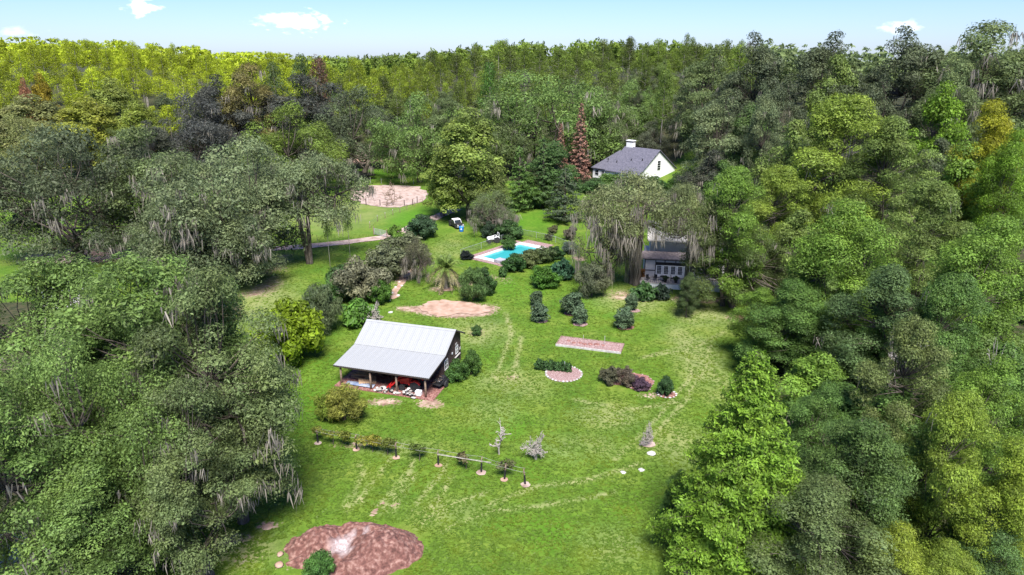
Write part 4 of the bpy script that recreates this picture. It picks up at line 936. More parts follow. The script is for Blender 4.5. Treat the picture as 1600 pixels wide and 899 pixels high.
for i, (xx, yy, lab) in enumerate(((5.0, .35, 'white-walled old tyre lying at the front of the shed, left of the tractor'), (5.9, .5, 'second old tyre lying beside the stone row'))):
    w_ = thing('old_tyre', lab, 'tyre', sh(xx, yy), 0); MB().lathe([(.22, 0), (.36, 0), (.40, .08), (.40, .14), (.36, .22), (.22, .22)], (0, 0, .02), 16).build('tread', M['whitestone'] if i == 0 else M['tyre'], w_, True)
cr = thing('feed_crate', 'small white crate at the right front post of the shed', 'crate', sh(9.35, .2), srz)
for zz in (.1, .27, .44): MB().box((0, -.25, zz), (.6, .03, .13)).box((0, .25, zz), (.6, .03, .13)).box((-.3, 0, zz), (.03, .5, .13)).box((.3, 0, zz), (.03, .5, .13)).build('slat', M['white'], cr)
MB().box((0, 0, .52), (.62, .52, .03)).build('lid', M['white'], cr)
# implement trailer at the right end
tl = thing('implement_trailer', 'dark two-wheeled trailer with jumbled metal beside the right end of the shed', 'trailer', sh(SL+.5, 3.0), srz+R(80))
MB().box((0, 0, .55), (2.2, 1.1, .1)).box((1.7, 0, .5), (1.4, .1, .08)).build('bed', M['black'], tl)
for s_ in (-1, 1): wheel(tl, (0, s_*.66, .36), .36, .2, M['steel'])
for i in range(9): MB().tube([(rj.uniform(-1, .8), rj.uniform(-.5, .5), .62), (rj.uniform(-1.1, 1.1), rj.uniform(-.6, .6), rj.uniform(.8, 1.25))], .035, 5).build('pipe', rj.choice([M['steel'], M['black'], M['wood']]), tl)
for i in range(3): MB().lathe([(.3, 0), (.34, .3), (.3, .34)], (-.6+i*.6, rj.uniform(-.15, .15), .6), 12).build('drum', M['black'], tl)

# ------------------------------------------------------------------ white house
hA, hB, hC = P(999, 273, 3.0), P(925, 262, 3.0), P(1066, 264, 3.0)
hA.z = hB.z = hC.z = 0
u = (hB-hA); hrz = math.atan2(u.y, u.x); HL = u.length*1.0
un = u.normalized(); vn = Vector((un.y, -un.x, 0))
HW_ = (hC-hA).dot(vn)
hz0 = float(gz(hA.x, hA.y))
house = thing('white_house', 'white gabled house with grey-violet shingle roof and white chimney', 'house', (hA.x, hA.y, 0), hrz)
# local axes: x towards the left end of the long side, y to the camera's left-hand side; depth is -y
Wd = max(9.0, HW_); EH = 3.0
def lp(w): v = w-hA; return Vector((v.dot(un), v.dot(Vector((-un.y, un.x, 0))), v.z))
pk = 8.9
ML = 12.0                              # length of the tall part
wl = MB().prism([(0, 0, -.5), (0, -Wd, -.5), (0, -Wd, EH), (0, -Wd/2, pk-.15), (0, 0, EH)], (0, 0, 0), (ML, 0, 0)); wl.build('wall', M['white'], house)
wl2 = MB().prism([(ML+.002, -.5, -.5), (HL, -.5, -.5), (HL, -Wd+.8, -.5), (ML+.002, -Wd+.8, -.5)], (0, 0, 0), (0, 0, EH+.0)); wl2.build('wing_wall', M['white'], house)
rt = .22; ov = .45
def slope(mb, pts, th=.2): 
    top = [Vector(p) for p in pts]; return mb.prism(top, (0, 0, 0), (0, 0, th))
sl = (pk-EH)/(Wd/2)
rf = MB(); slope(rf, [(-ov, ov, EH-sl*ov), (ML+.1, ov, EH-sl*ov), (ML+.1, -Wd/2, pk), (-ov, -Wd/2, pk)]); slope(rf, [(-ov, -Wd-ov, EH-sl*ov), (ML+.1, -Wd-ov, EH-sl*ov), (ML+.1, -Wd/2, pk), (-ov, -Wd/2, pk)])
roof = rf.build('roof', M['shingle'], house)
pk2 = pk-1.5; sl2 = (pk2-EH)/(Wd/2-.5)
rf2 = MB(); y0, y1, ym = -.5+ov, -Wd+.8-ov, -Wd/2
e = EH-.15
slope(rf2, [(ML+.1, y0, e), (HL+ov, y0, e), (HL-3.2, ym, pk2), (ML+.1, ym, pk2)]); slope(rf2, [(ML+.1, y1, e), (HL+ov, y1, e), (HL-3.2, ym, pk2), (ML+.1, ym, pk2)]); slope(rf2, [(HL+ov, y0, e), (HL+ov, y1, e), (HL-3.2, ym, pk2)])
rf2.build('wing_roof', M['shingle'], house)
ch = MB().box((ML*.86, -Wd/2-.3, pk+.5), (2.3, 1.3, 2.6)).build('chimney', M['white'], house)
MB().box((ML*.86, -Wd/2-.3, pk+1.55), (2.34, 1.34, .28)).build('chimney_band', M['timber'], ch); MB().box((ML*.86, -Wd/2-.3, pk+1.9), (2.6, 1.55, .2)).build('chimney_cap', M['white'], ch)
for (xx, k) in ((ML*.5, .45), (ML*.2, .5), (ML*.85, .3), (ML*1.15, .35)): MB().lathe([(.12, 0), (.12, .55), (.2, .56), (.2, .66)], (xx, -Wd/2*k, EH+(pk-EH)*k+.1), 8).build('roof_vent', M['black'], roof)
def hwin(parent, c, w, h, face, rows=3, cols=2):
    wo = MB(); a = (w+.2, .08, h+.2) if face == 'y' else (.08, w+.2, h+.2); wo.box(c, a); f = wo.build('window', M['white'], parent)
    g_ = MB(); off = .05 if face == 'y' else -.05
    for i in range(rows):
        for j in range(cols):
            dx = (j+.5)/cols*w-w/2; dz = (i+.5)/rows*h-h/2; sz = (w/cols-.08, .02, h/rows-.1)
            if face == 'y': g_.box((c[0]+dx, c[1]+off, c[2]+dz), sz)
            else: g_.box((c[0]+off, c[1]+dx, c[2]+dz), (sz[1], sz[0], sz[2]))
    g_.build('pane', M['glass'], f)
hwin(house, (-.03, -Wd*.52, 4.6), 1.5, 2.7, 'x', 4, 1)
for xx in (ML+1.5, ML+3.6, HL-1.4): hwin(house, (xx, -.47, 1.7), 1.0, 1.5, 'y', 2, 2)
for xx in (2, 5, 8): hwin(house, (xx, .03, 1.6), 1.1, 1.5, 'y', 2, 2)

# ------------------------------------------------------------------ cottage with terrace
TZ = .85
c0, c1 = P(1006, 431, TZ), P(1075, 434.5, TZ)
crz = math.atan2(c1.y-c0.y, c1.x-c0.x)
cot = thing('cottage', 'half-timbered white cottage with french doors behind a raised terrace', 'cottage', (c0.x, c0.y, 0), crz)
CL, CD, CH = 12.5, 8.0, 2.95
MB().box((CL/2, CD/2, TZ+CH/2-.4), (CL, CD, CH+.8)).build('wall', M['stucco'], cot)
UH = 3.0
MB().box((CL/2, CD/2+.9, TZ+CH+UH/2), (CL-1.6, CD-1.9, UH)).build('upper_wall', M['stucco'], cot)
MB().prism([(0, -.38, TZ+CH-.02), (0, 1.2, TZ+CH+.8), (0, 1.2, TZ+CH+.95), (0, -.40, TZ+CH+.14)], (-.5, 0, 0), (CL+.5, 0, 0)).build('porch_roof', M['mauve'], cot)
zr = TZ+CH+UH
MB().prism([(0, .3, zr-.2), (0, CD/2+.9, zr+2.0), (0, CD+1.2, zr-.2), (0, CD+1.2, zr-.0), (0, CD/2+.9, zr+2.2), (0, .3, zr)], (.2, 0, 0), (CL-.2, 0, 0)).build('roof', M['whitestone'], cot)
tmb = [((CL/2, -.03, TZ+CH-.12), (CL, .06, .2))]
for xx in (.06, 1.75, 8.2): tmb.append(((xx, -.035, TZ+CH/2-.1), (.13, .07, CH-.25)))
tmb += [((.9, -.03, TZ+1.0), (1.56, .06, .13)), ((4.97, -.03, TZ+2.36), (6.3, .06, .13))]
for xx in (3.2, 4.9, 6.6): tmb.append(((xx, -.033, TZ+2.61), (.13, .066, .36)))
for c_, d_ in tmb: MB().box(c_, d_).build('timber', M['timber'], cot)
MB().box((4.97, -.04, TZ+2.12), (6.3, .08, .36)).build('lintel_panel', M['black'], cot)
for i in range(5):
    xx = 2.35+i*1.1; d_ = MB().box((xx, -.05, TZ+.98), (1.04, .08, 1.92)).build('french_door', M['white'], cot)
    pn = MB()
    for a in range(3):
        for b_ in range(5): pn.box((xx-.22+a*.22, -.098, TZ+.62+b_*.27), (.185, .02, .23))
    pn.build('pane', M['glass'], d_); MB().box((xx+.42, -.12, TZ+.95), (.04, .06, .14)).build('handle', M['black'], d_)
for xx in (2.5, 6, 9.5): MB().box((xx, 1.92, TZ+CH+1.9), (1.2, .1, 1.2)).build('upper_window', M['glass'], cot)
terr = thing('terrace', 'raised white terrace in front of the cottage', 'terrace', (c0.x, c0.y, 0), crz)
TD = 3.6
MB().box((CL/2-.6, -TD/2-.1, TZ/2-.1), (CL, TD, TZ+.1)).build('plinth', M['white'], terr)
MB().box((CL/2-.6, -TD/2-.1, TZ+.0), (CL+.1, TD+.1, .08)).build('floor_slab', M['concrete'], terr)
rl = MB()
rl.tube([(-.5, -TD, TZ+.95), (CL-.8, -TD, TZ+.95)], .03, 5).tube([(-.5, -TD, TZ+.2), (CL-.8, -TD, TZ+.2)], .02, 5).tube([(-.5, -TD, TZ+.95), (-.5, -.2, TZ+.95)], .03, 5)
for xx in np.arange(-.5, CL-.8, .3): rl.tube([(xx, -TD, TZ), (xx, -TD, TZ+.95)], .014, 4)
for yy in np.arange(-TD, 0, .3): rl.tube([(-.5, yy, TZ), (-.5, yy, TZ+.95)], .014, 4)
rl.build('railing', M['black'], terr)
def on_t(x, y): return Vector((c0.x, c0.y, TZ+.045))+Matrix.Rotation(crz, 3, 'Z') @ Vector((x, y, 0))
def chair(loc, rz, label):
    c_ = thing('patio_chair', label, 'chair', loc, rz, 'patio chairs on the terrace')
    MB().box((0, 0, .44), (.5, .5, .05)).build('seat', M['black'], c_); MB().box((0, .24, .72), (.5, .05, .5), 0, -.12).build('backrest', M['black'], c_)
    for a in (-.21, .21):
        for b_ in (-.21, .21): MB().tube([(a, b_, 0), (a, b_, .44)], .022, 5).build('leg', M['black'], c_)
    return c_
chair(on_t(.6, -2.6), .4, 'black patio chair at the left end of the terrace'); chair(on_t(1.7, -2.4), -.5, 'black patio chair left of the patio table'); chair(on_t(4.4, -2.2), 1.5, 'black patio chair right of the patio table')
pt = thing('patio_table', 'round dark patio table on the terrace', 'table', on_t(3.0, -2.3), 0)
MB().lathe([(.55, .70), (.58, .72), (.55, .74)], n=18).build('table_top', M['black'], pt); MB().tube([(0, 0, 0), (0, 0, .7)], .04, 7).build('stem', M['black'], pt); MB().lathe([(.3, 0), (.28, .04)], n=12).build('base', M['black'], pt)
for i, (xx, lab) in enumerate(((3.3, 'potted plant in dark pot by the terrace railing'), (4.9, 'bushy potted plant on the terrace near the last door'))):
    p_ = thing('potted_plant', lab, 'plant', on_t(xx, -3.1), 0)
    MB().lathe([(.18, 0), (.26, .45), (.29, .46), (.29, .52), (.2, .52)], n=12).build('pot', M['pot'], p_, True)
    put('foliage', PR['bigleaf']['crown'], p_, (0, 0, .45), None, (.32, .32, .35), (.05, .10, .03))

# ------------------------------------------------------------------ pool
pool = thing('swimming_pool', 'rectangular turquoise swimming pool with pale coping', 'pool', (pA.x, pA.y, 0), prz)
b0, e0 = 1.2, .9                         # deck borders
x0p, x1p, y0p, y1p = b0, PL-1.6, -PWd+e0-.2, -e0
dz = -1.6
MB().box(((x0p+x1p)/2, (y0p+y1p)/2, dz), (x1p-x0p+.4, y1p-y0p+.4, .2)).build('basin_floor', M['poolwall'], pool)
for c_, d_ in ((((x0p+x1p)/2, y1p+.1, dz/2), (x1p-x0p, .2, -dz)), (((x0p+x1p)/2, y0p-.1, dz/2), (x1p-x0p, .2, -dz)), ((x0p-.1, (y0p+y1p)/2, dz/2), (.2, y1p-y0p+.4, -dz)), ((x1p+.1, (y0p+y1p)/2, dz/2), (.2, y1p-y0p+.4, -dz))):
    MB().box(c_, d_).build('basin_wall', M['poolwall'], pool)
MB().box(((x0p+x1p)/2, (y0p+y1p)/2, -.68), (x1p-x0p-.002, y1p-y0p-.002, 1.16)).build('water', M['water'], pool)
cp = [(((x0p+x1p)/2, y1p+.45, .06), (PL, .9, .14)), (((x0p+x1p)/2, y0p-.4, .06), (PL, .8, .14)), ((x0p-.6, (y0p+y1p)/2, .062), (1.2, y1p-y0p, .14)), ((x1p+.8, (y0p+y1p)/2, .062), (1.6, y1p-y0p, .14))]
for c_, d_ in cp: MB().box(c_, d_).build('coping', M['coping'], pool)
for k, xx in enumerate((x0p+.35,)):
    for j in range(3): MB().box((xx-.15+j*.3, (y0p+y1p)/2-.2, -.25-j*.25), (.3, y1p-y0p-.6, .5)).build('step', M['poolwall'], pool)
MB().box((x0p-.5, y0p+.3, .35), (1.6, 1.6, .5)).build('pump_box', M['paver'], pool)
for c_, d_ in (((PL/2-.4, .75, .03), (PL+1.6, 1.2, .12)), ((PL/2-.4, -PWd-.3, .03), (PL+1.6, .9, .12)), ((-.6, -PWd/2+.1, .032), (.9, PWd-.4, .12)), ((PL+1.1, -PWd/2+.1, .032), (2.2, PWd-.4, .12))):
    MB().box(c_, d_).build('surround', M['chips'], pool)
# chain-link fence round the pool
FP = [P(720, 400), P(752, 389), P(784, 377), P(813, 367), P(838, 372), P(868, 379), P(889, 388)]
fen = thing('chain_link_fence', 'low grey chain-link fence behind the swimming pool', 'fence', (0, 0, 0))
mesh_ = MB(); rails = MB()
for a, c_ in zip(FP[:-1], FP[1:]):
    MB().tube([a+Vector((0, 0, -.1)), a+Vector((0, 0, 1.25))], .035, 6).build('post', M['steel'], fen)
    rails.tube([a+Vector((0, 0, 1.2)), c_+Vector((0, 0, 1.2))], .025, 5)
    L_ = (c_-a).length; n_ = int(L_/.22); d = (c_-a)/n_
    for i in range(n_-4):
        for s_ in (1, -1):
            p = a+d*i; q = a+d*(i+5); z1, z2 = (.05, 1.18) if s_ > 0 else (1.18, .05)
            w_ = Vector((0, 0, .012)); p1, q1 = p+Vector((0, 0, z1)), q+Vector((0, 0, z2)); mesh_.poly([p1-w_, q1-w_, q1+w_, p1+w_])
MB().tube([FP[-1]+Vector((0, 0, -.1)), FP[-1]+Vector((0, 0, 1.25))], .035, 6).build('post', M['steel'], fen)
rails.build('top_rail', M['steel'], fen); o = mesh_.build('wire_mesh', M['wire'], fen); o['kind'] = 'stuff'

# ------------------------------------------------------------------ vehicles and drum by the lane
def suv(loc, rz, label):
    v = thing('parked_vehicle', label, 'car', loc, rz)
    MB().prism([(-2.1, 0, .45), (2.0, 0, .45), (2.15, 0, .8), (2.0, 0, 1.02), (.95, 0, 1.1), (-2.15, 0, 1.08)], (0, -.85, 0), (0, .85, 0)).build('body', M['black'], v)
    MB().prism([(-.75, 0, 1.1), (.95, 0, 1.1), (.45, 0, 1.68), (-.6, 0, 1.70)], (0, -.75, 0), (0, .75, 0)).build('cab_glass', M['glass'], v)
    MB().prism([(-.72, 0, 1.68), (.52, 0, 1.66), (.48, 0, 1.78), (-.68, 0, 1.80)], (0, -.78, 0), (0, .78, 0)).build('roof', M['white'], v)
    for s_ in (-1, 1):
        MB().prism([(.95, 0, 1.1), (1.02, 0, 1.1), (.52, 0, 1.7), (.43, 0, 1.7)], (0, s_*.76-.03, 0), (0, s_*.76+.03, 0)).build('pillar', M['white'], v)
        for xx in (-1.35, 1.35): wheel(v, (xx, s_*.8, .4), .4, .26, M['steel'])
        MB().lathe([(.12, 0), (.12, .05)], (2.1, s_*.6, .85), 10, 'X').build('headlight', M['white'], v)
    MB().box((-1.45, 0, 1.1), (1.25, 1.45, .06)).build('cargo_bed', M['tyre'], v); MB().box((2.12, 0, .55), (.12, 1.7, .2)).build('bumper', M['steel'], v)
    return v
suv(P(713, 355), R(-60), 'black open-bed utility vehicle with white roof at the end of the lane')
tractor(P(773, 379), R(200), 'small white garden tractor parked beside the round bush', M['white'], M['whitestone'], False, 'garden_tractor', .95, M['white'], M['white'])
bd = thing('blue_drum', 'bright blue plastic drum on the grass near the utility vehicle', 'drum', P(721, 362), 0)
MB().lathe([(.42, 0), (.46, .1), (.46, .4), (.48, .43), (.46, .46), (.46, .8), (.48, .83), (.46, .86), (.44, 1.1), (.40, 1.14)], n=18).build('drum_body', M['blue'], bd, True); MB().lathe([(.12, 1.14), (.12, 1.2)], (.15, 0, 0), 10).build('cap', M['white'], bd)
MB().box((0, -.475, .62), (.25, .02, .25)).build('label_plate', M['white'], bd)

# ------------------------------------------------------------------ arena, lane and field fences, gate
def post_fence(pts, label, h=1.35, mat=M['wood'], wires=(.5, .85, 1.2), r=.07, cap=None, tall=None):
    f = thing('wire_fence', label, 'fence', (0, 0, 0)); W = [Vector((P(*p).x, P(*p).y, gh(P(*p).x, P(*p).y))) for p in pts]
    for i, w_ in enumerate(W):
        hh_ = h*rj.uniform(.9, 1.1); o_ = MB().tube([w_+Vector((0, 0, -.2)), w_+Vector((rj.uniform(-.04, .04), 0, hh_))], [r, r*.9], 6).build('post', mat, f)
        if cap: MB().tube([w_+Vector((0, 0, hh_-.25)), w_+Vector((0, 0, hh_+.03))], r*1.15, 6).build('cap', cap, o_)
    wi = MB()
    for a, c_ in zip(W[:-1], W[1:]):
        for z in wires: wi.tube([a+Vector((0, 0, z)), c_+Vector((0, 0, z))], .012, 3, cap=False)
    if wires: wi.build('wire', M['wire'], f)
    return f
post_fence([(578, 357), (590, 346), (602, 341), (614, 336), (625, 332), (636, 328), (648, 323), (660, 318), (668, 312)], 'post and wire fence with pale-topped posts from the gate to the arena', 1.4, M['wood'], cap=M['whitestone'])
post_fence([(548, 316), (572, 321), (594, 322), (632, 322), (645, 321), (652, 317)], 'dark wooden posts along the front of the sand arena', 1.6, M['plank'], (.8, 1.4), .11)
post_fence([(563, 287), (579, 286), (596, 287), (632, 284), (646, 288)], 'pale slim posts on the shaded grass behind the arena', 1.5, M['whitestone'], (1.2,), .06)
post_fence([(672, 346), (681, 341), (689, 337), (695, 333)], 'short dark posts beside the sandy lane', 1.1, M['plank'], (), .13)
ga, gb = P(585, 367), P(604, 371.5); gv = gb-ga
gate = thing('farm_gate', 'pale tubular metal farm gate across the driveway side', 'gate', (ga.x, ga.y, 0), math.atan2(gv.y, gv.x)); GL = gv.length
for z in (.2, .42, .64, .86, 1.1, 1.35): MB().tube([(0, 0, z), (GL, 0, z)], .035, 6).build('bar', M['steel'], gate)
for xx in (0, GL*.5, GL): MB().tube([(xx, 0, .05), (xx, 0, 1.4)], .04, 6).build('upright', M['steel'], gate)
for xx in (-.15, GL+.15): MB().tube([(xx, 0, -.2), (xx, 0, 1.7)], .1, 7).build('gate_post', M['wood'], gate)
tr_ = thing('feed_trough', 'dark feed trough at the back of the sand arena', 'trough', P(577, 297), .1)
MB().prism([(-1.1, 0, .25), (1.1, 0, .25), (1.3, 0, .9), (1.2, 0, .9), (1.05, 0, .35), (-1.05, 0, .35), (-1.2, 0, .9), (-1.3, 0, .9)], (0, -.4, 0), (0, .4, 0)).build('basin', M['plank'], tr_)
for a in (-.9, .9): MB().box((a, 0, .14), (.12, .9, .28)).build('foot', M['plank'], tr_)
MB().box((0, -.42, .6), (2.3, .04, .55)).box((0, .42, .6), (2.3, .04, .55)).build('side', M['plank'], tr_)
plant('baretree', 612, 280, 321, 36, OAK, 'leafless brownish tree standing in the sand arena', name='bare_tree')
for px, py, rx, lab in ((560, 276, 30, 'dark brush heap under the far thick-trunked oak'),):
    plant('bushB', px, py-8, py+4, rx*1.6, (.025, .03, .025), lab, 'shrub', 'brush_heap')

# ------------------------------------------------------------------ vine trellis
TP = [(497, 692), (557, 702), (619, 715), (685, 727), (752, 738), (788, 749), (821, 757)]
tre = thing('vine_trellis', 'long low wire trellis on dark posts crossing the lawn', 'trellis', (0, 0, 0)); W = [P(*p) for p in TP]; W = [Vector((w_.x, w_.y, gh(w_.x, w_.y))) for w_ in W]
for i, w_ in enumerate(W):
    dx = (.0, .02, .03, .0, .06, .14, -.16)[i]
    o_ = MB().tube([w_+Vector((0, 0, -.2)), w_+Vector((dx*.6, 0, .95))], [.085, .08], 7).build('post', M['black'], tre)
    MB().tube([w_+Vector((dx*.6, 0, .95)), w_+Vector((dx, 0, 1.45))], [.065, .06], 6).build('post_top', M['wood'], o_)
    MB().tube([w_+Vector((dx-.04, -.35, 1.4)), w_+Vector((dx+.04, .35, 1.4))], .035, 5).build('cross_arm', M['wood'], o_)
wi = MB()
for a, c_ in zip(W[:-1], W[1:]):
    for yy, zz in ((-.3, 1.4), (.3, 1.4)):
        pts = [a.lerp(c_, k/4)+Vector((0, yy, zz-.06*math.sin(math.pi*k/4))) for k in range(5)]; wi.tube(pts, .014, 3, cap=False)
wi.build('wire', M['wire'], tre)
MB().tube([W[3]+Vector((0, -.32, 1.3)), W[4]+Vector((0, -.32, 1.32)), W[4]+Vector((.9, -.3, 1.2))], .035, 5).build('pole', M['deadwood'], tre)
vine_rng = np.random.default_rng(9)
for i, (px, n_, w_, lab, c_) in enumerate(((520, 15, 1.9, 'thickest grape vine at the left end of the trellis', (.20, .23, .04)), (582, 13, 1.6, 'yellowing grape vine between second and third trellis posts', (.24, .24, .04)), (605, 10, 1.0, 'sparse grape vine just left of the third trellis post', (.13, .16, .03)), (655, 7, .9, 'thin grape vine between third and fourth trellis posts', (.10, .15, .03)), (728, 5, .8, 'small brown grape vine left of the fifth trellis post', (.12, .11, .05)), (788, 4, .7, 'stubby grape vine at the leaning trellis post', (.11, .12, .05)))):
    by = np.interp(px, [p[0] for p in TP], [p[1] for p in TP]); b_ = P(px, by)
    v_ = thing('grape_vine', lab, 'vine', (b_.x, b_.y+.1, gh(b_.x, b_.y)), -.28, 'vines on the trellis')
    mb = MB(); mb.tube([(0, 0, -.05), (.06, .02, .6), (0, 0, 1.35)], [.045, .035, .03], 6); mb.tube([(-w_, 0, 1.38), (0, 0, 1.33), (w_, 0, 1.38)], [.012, .03, .012], 5); mb.build('cane', M['bark'], v_)
    pc = np.stack([vine_rng.uniform(-w_, w_, n_), vine_rng.normal(0, .2, n_), vine_rng.uniform(.95, 1.5, n_)], -1)
    V, Q, vv_ = puff_leaves(pc, vine_rng.uniform(.26, .46, n_), 60, .19, .8, vine_rng, .8, .8); put('foliage', raw_mesh('vine_foliage', V, Q, M['leaf'], vv_), v_, color=c_)
def ring(px, py, r, mat, name='mulch_ring', label='mulch ring on the lawn', seed=0, squash=1.0):
    c_ = P(px, py); pts = [(c_.x+r*math.cos(a), c_.y+r*squash*math.sin(a)) for a in np.linspace(0, 6.283, 15)[:-1]]
    return sheet(name, pts, mat, .05, r*.06, .35, seed, label, px=False)
for i, (px, py) in enumerate(TP): ring(px, py+1, .42 if i in (4, 6) else .34, M['sand'] if i in (0, 4, 6) else M['clay'], 'sand_ring', 'bare sand round a trellis post', i)

# ------------------------------------------------------------------ garden beds
def at_ground(p): return Vector((p.x, p.y, gh(p.x, p.y)))
q = [P(868, 541), P(970, 554), P(978, 541), P(879, 528)]
brz = math.atan2(q[1].y-q[0].y, q[1].x-q[0].x); BL = (q[1]-q[0]).length; BW = abs((q[3]-q[0]).dot(Vector((-math.sin(brz), math.cos(brz), 0))))
bed = thing('raised_bed', 'long rectangular raised garden bed filled with pinkish chips', 'garden bed', at_ground(q[0]), brz)
MB().box((BL/2, .05, .13), (BL, .1, .3)).build('edge_board', M['whitestone'], bed); MB().box((BL/2, BW-.05, .13), (BL, .1, .3)).build('edge_board', M['wood'], bed)
for xx in (.05, BL-.05): MB().box((xx, BW/2, .12), (.1, BW-.22, .3)).build('edge_board', M['wood'], bed)
def lumpy(lx, ly, z, amp, seed, cell=.18):
    rr = np.random.default_rng(seed); a, c_ = int(lx/cell)+1, int(ly/cell)+1; gx, gy = np.meshgrid(np.linspace(0, lx, a), np.linspace(0, ly, c_)); zz = z+amp*(rr.random(gx.shape)-.3)
    i_ = np.arange(a*c_).reshape(c_, a); return np.stack([gx, gy, zz], -1).reshape(-1, 3), np.stack([i_[:-1, :-1], i_[:-1, 1:], i_[1:, 1:], i_[1:, :-1]], -1).reshape(-1, 4)
V, Qb = lumpy(BL-.2, BW-.2, .2, .10, 5); put('chip_fill', raw_mesh('chip_fill', V+np.array([.1, .1, 0]), Qb, M['chips']), bed)
for i in range(7): ring_ = rock(MB(), (BL*.15+i*BL*.09+rj.uniform(-.1, .1), BW*.5+rj.uniform(-.3, .3), .22), rj.uniform(.3, .5), rj, .35).build('soil_clod', M['mulch'], bed)
MB().tube([(BL*.71, BW*.7, .1), (BL*.71, BW*.7, 1.35)], .03, 6).build('stake', M['whitestone'], bed)
MB().tube([(BL*.36, BW*.95, .1), (BL*.36, BW*.95, .8)], .025, 6).build('stake', M['whitestone'], bed)
rb = thing('round_bed', 'round garden bed edged with pale stones and filled with chips', 'garden bed', at_ground(P(881, 585)), 0); rr_ = 28*mpp(P(881, 585).y)
MB().lathe([(rr_, -.1), (rr_*.98, .1), (rr_*.6, .16), (.05, .18)], n=26).build('chip_fill', M['chips'], rb)
for i in range(30): a = 6.283*i/30; rock(MB(), (rr_*math.cos(a), rr_*math.sin(a), .08), rj.uniform(.13, .18), rj, .8, 6).build('edging_stone', M['whitestone'] if i % 3 else M['stone'], rb)
MB().tube([(.1, .4, .1), (.1, .4, 1.4)], .035, 6).build('stake', M['steel'], rb)
ib = thing('flower_bed', 'irregular mulched flower bed with reddish chips right of the round bed', 'garden bed', at_ground(P(985, 598)), 0)
o0 = at_ground(P(985, 598)); pts = [P(940, 590)-o0, P(950, 601)-o0, P(975, 603)-o0, P(995, 612)-o0, P(1015, 610)-o0, P(1022, 598)-o0, P(1010, 588)-o0, P(975, 582)-o0]
MB().prism([(p.x, p.y, 0) for p in pts], (0, 0, -.1), (0, 0, .1)).build('mulch_fill', M['mulch'], ib)
for i in range(22):
    k = i/22*len(pts); a, c_ = pts[int(k)], pts[(int(k)+1) % len(pts)]; p = a.lerp(c_, k % 1); rock(MB(), (p.x, p.y, .08), rj.uniform(.1, .16), rj, .7, 6).build('edging_stone', M['chips'], ib)

# dirt pile
dm = P(550, 862); mound = thing('dirt_pile', 'wide reddish-brown pile of dirt and mulch at the bottom of the lawn', 'dirt pile', (dm.x, dm.y, gh(dm.x, dm.y)))
gx, gy = np.meshgrid(np.linspace(-5.4, 5.4, 110), np.linspace(-3.2, 3.4, 74))
hm = np.zeros(gx.shape)
for cx_, cy_, rx, ry, hh_ in ((-2.6, .9, 2.1, 1.6, 1.0), (2.2, -.2, 2.6, 1.9, 1.25), (.4, 1.6, 2.6, 1.2, .85), (3.2, .9, 1.6, 1.3, .9), (-3.6, -.2, 1.3, 1.4, .45), (1.0, -1.8, 2.2, 1.2, .7)):
    hm = np.maximum(hm, hh_*np.exp(-(((gx-cx_)/rx)**2+((gy-cy_)/ry)**2)**1.3))
hm *= 1.35*np.clip(1.35-((gx/5.2)**2+((gy-.1)/3.1)**2)**1.5*1.1, 0, 1)
hm -= .5*np.exp(-(((gx+.9)/1.1)**2+((gy+.2)/1.3)**2))
hm += (vnoise(gx, gy, .7, 3)-.5)*.34*(hm > .06)+(vnoise(gx, gy, .25, 4)-.5)*.22*(hm > .06)-.07
core = np.clip(1.25-((gx/4.6)**2+((gy-.1)/2.7)**2)*1.2, 0, 1); hm = np.maximum(hm, .02+.16*core*(.6+vnoise(gx, gy, .6, 12))*(core > .02)-.08*(core <= .02))
i_ = np.arange(gx.size).reshape(gx.shape); Qd = np.stack([i_[:-1, :-1], i_[:-1, 1:], i_[1:, 1:], i_[1:, :-1]], -1).reshape(-1, 4)
qz = hm.ravel()[Qd].max(1); Qd = Qd[qz > -.02]
pale = np.exp(-(((gx+.7)/1.3)**2+((gy-.1)/1.2)**2)*.9)+.8*np.exp(-(((gx-.9)/.5)**2+((gy-1.2)/1.0)**2)); vfa = (pale+(vnoise(gx, gy, .5, 6)-.5)*.7).ravel()[Qd].mean(1)
md, t, b = mat_base('piled_dirt')
at = N(t, 'ShaderNodeAttribute', attribute_name='v'); co = N(t, 'ShaderNodeTexCoord')
dirt = ramp(nz_(3.2, 7), [(.3, (.07, .028, .022)), (.5, (.16, .07, .055)), (.7, (.31, .185, .15))]); palec = ramp(nz_(5, 6), [(.3, (.26, .19, .185)), (.7, (.50, .43, .43))])
col_ = mix(mrange(at.outputs['Fac'], .5, .95), dirt, palec); t.links.new(col_, b.inputs['Base Color']); b.inputs['Roughness'].default_value = .95
bp = N(t, 'ShaderNodeBump'); bp.inputs['Strength'].default_value = .8; bp.inputs['Distance'].default_value = .1; t.links.new(nz_(14, 4), bp.inputs['Height']); t.links.new(bp.outputs[0], b.inputs['Normal'])
put('soil', raw_mesh('soil', np.stack([gx, gy, hm], -1).reshape(-1, 3), Qd, md, vfa), mound)
for px, py, r_, lab in ((438, 868, .28, 'pale rock at the left end of the dirt pile, upper of two'), (437, 885, .36, 'pale flat rock at the left end of the dirt pile, lower of two')):
    p = at_ground(P(px, py)); o_ = thing('rock', lab, 'rock', p); rock(MB(), (0, 0, r_*.3), r_, rj, .6, 8).build('stone', M['clay'], o_, True)
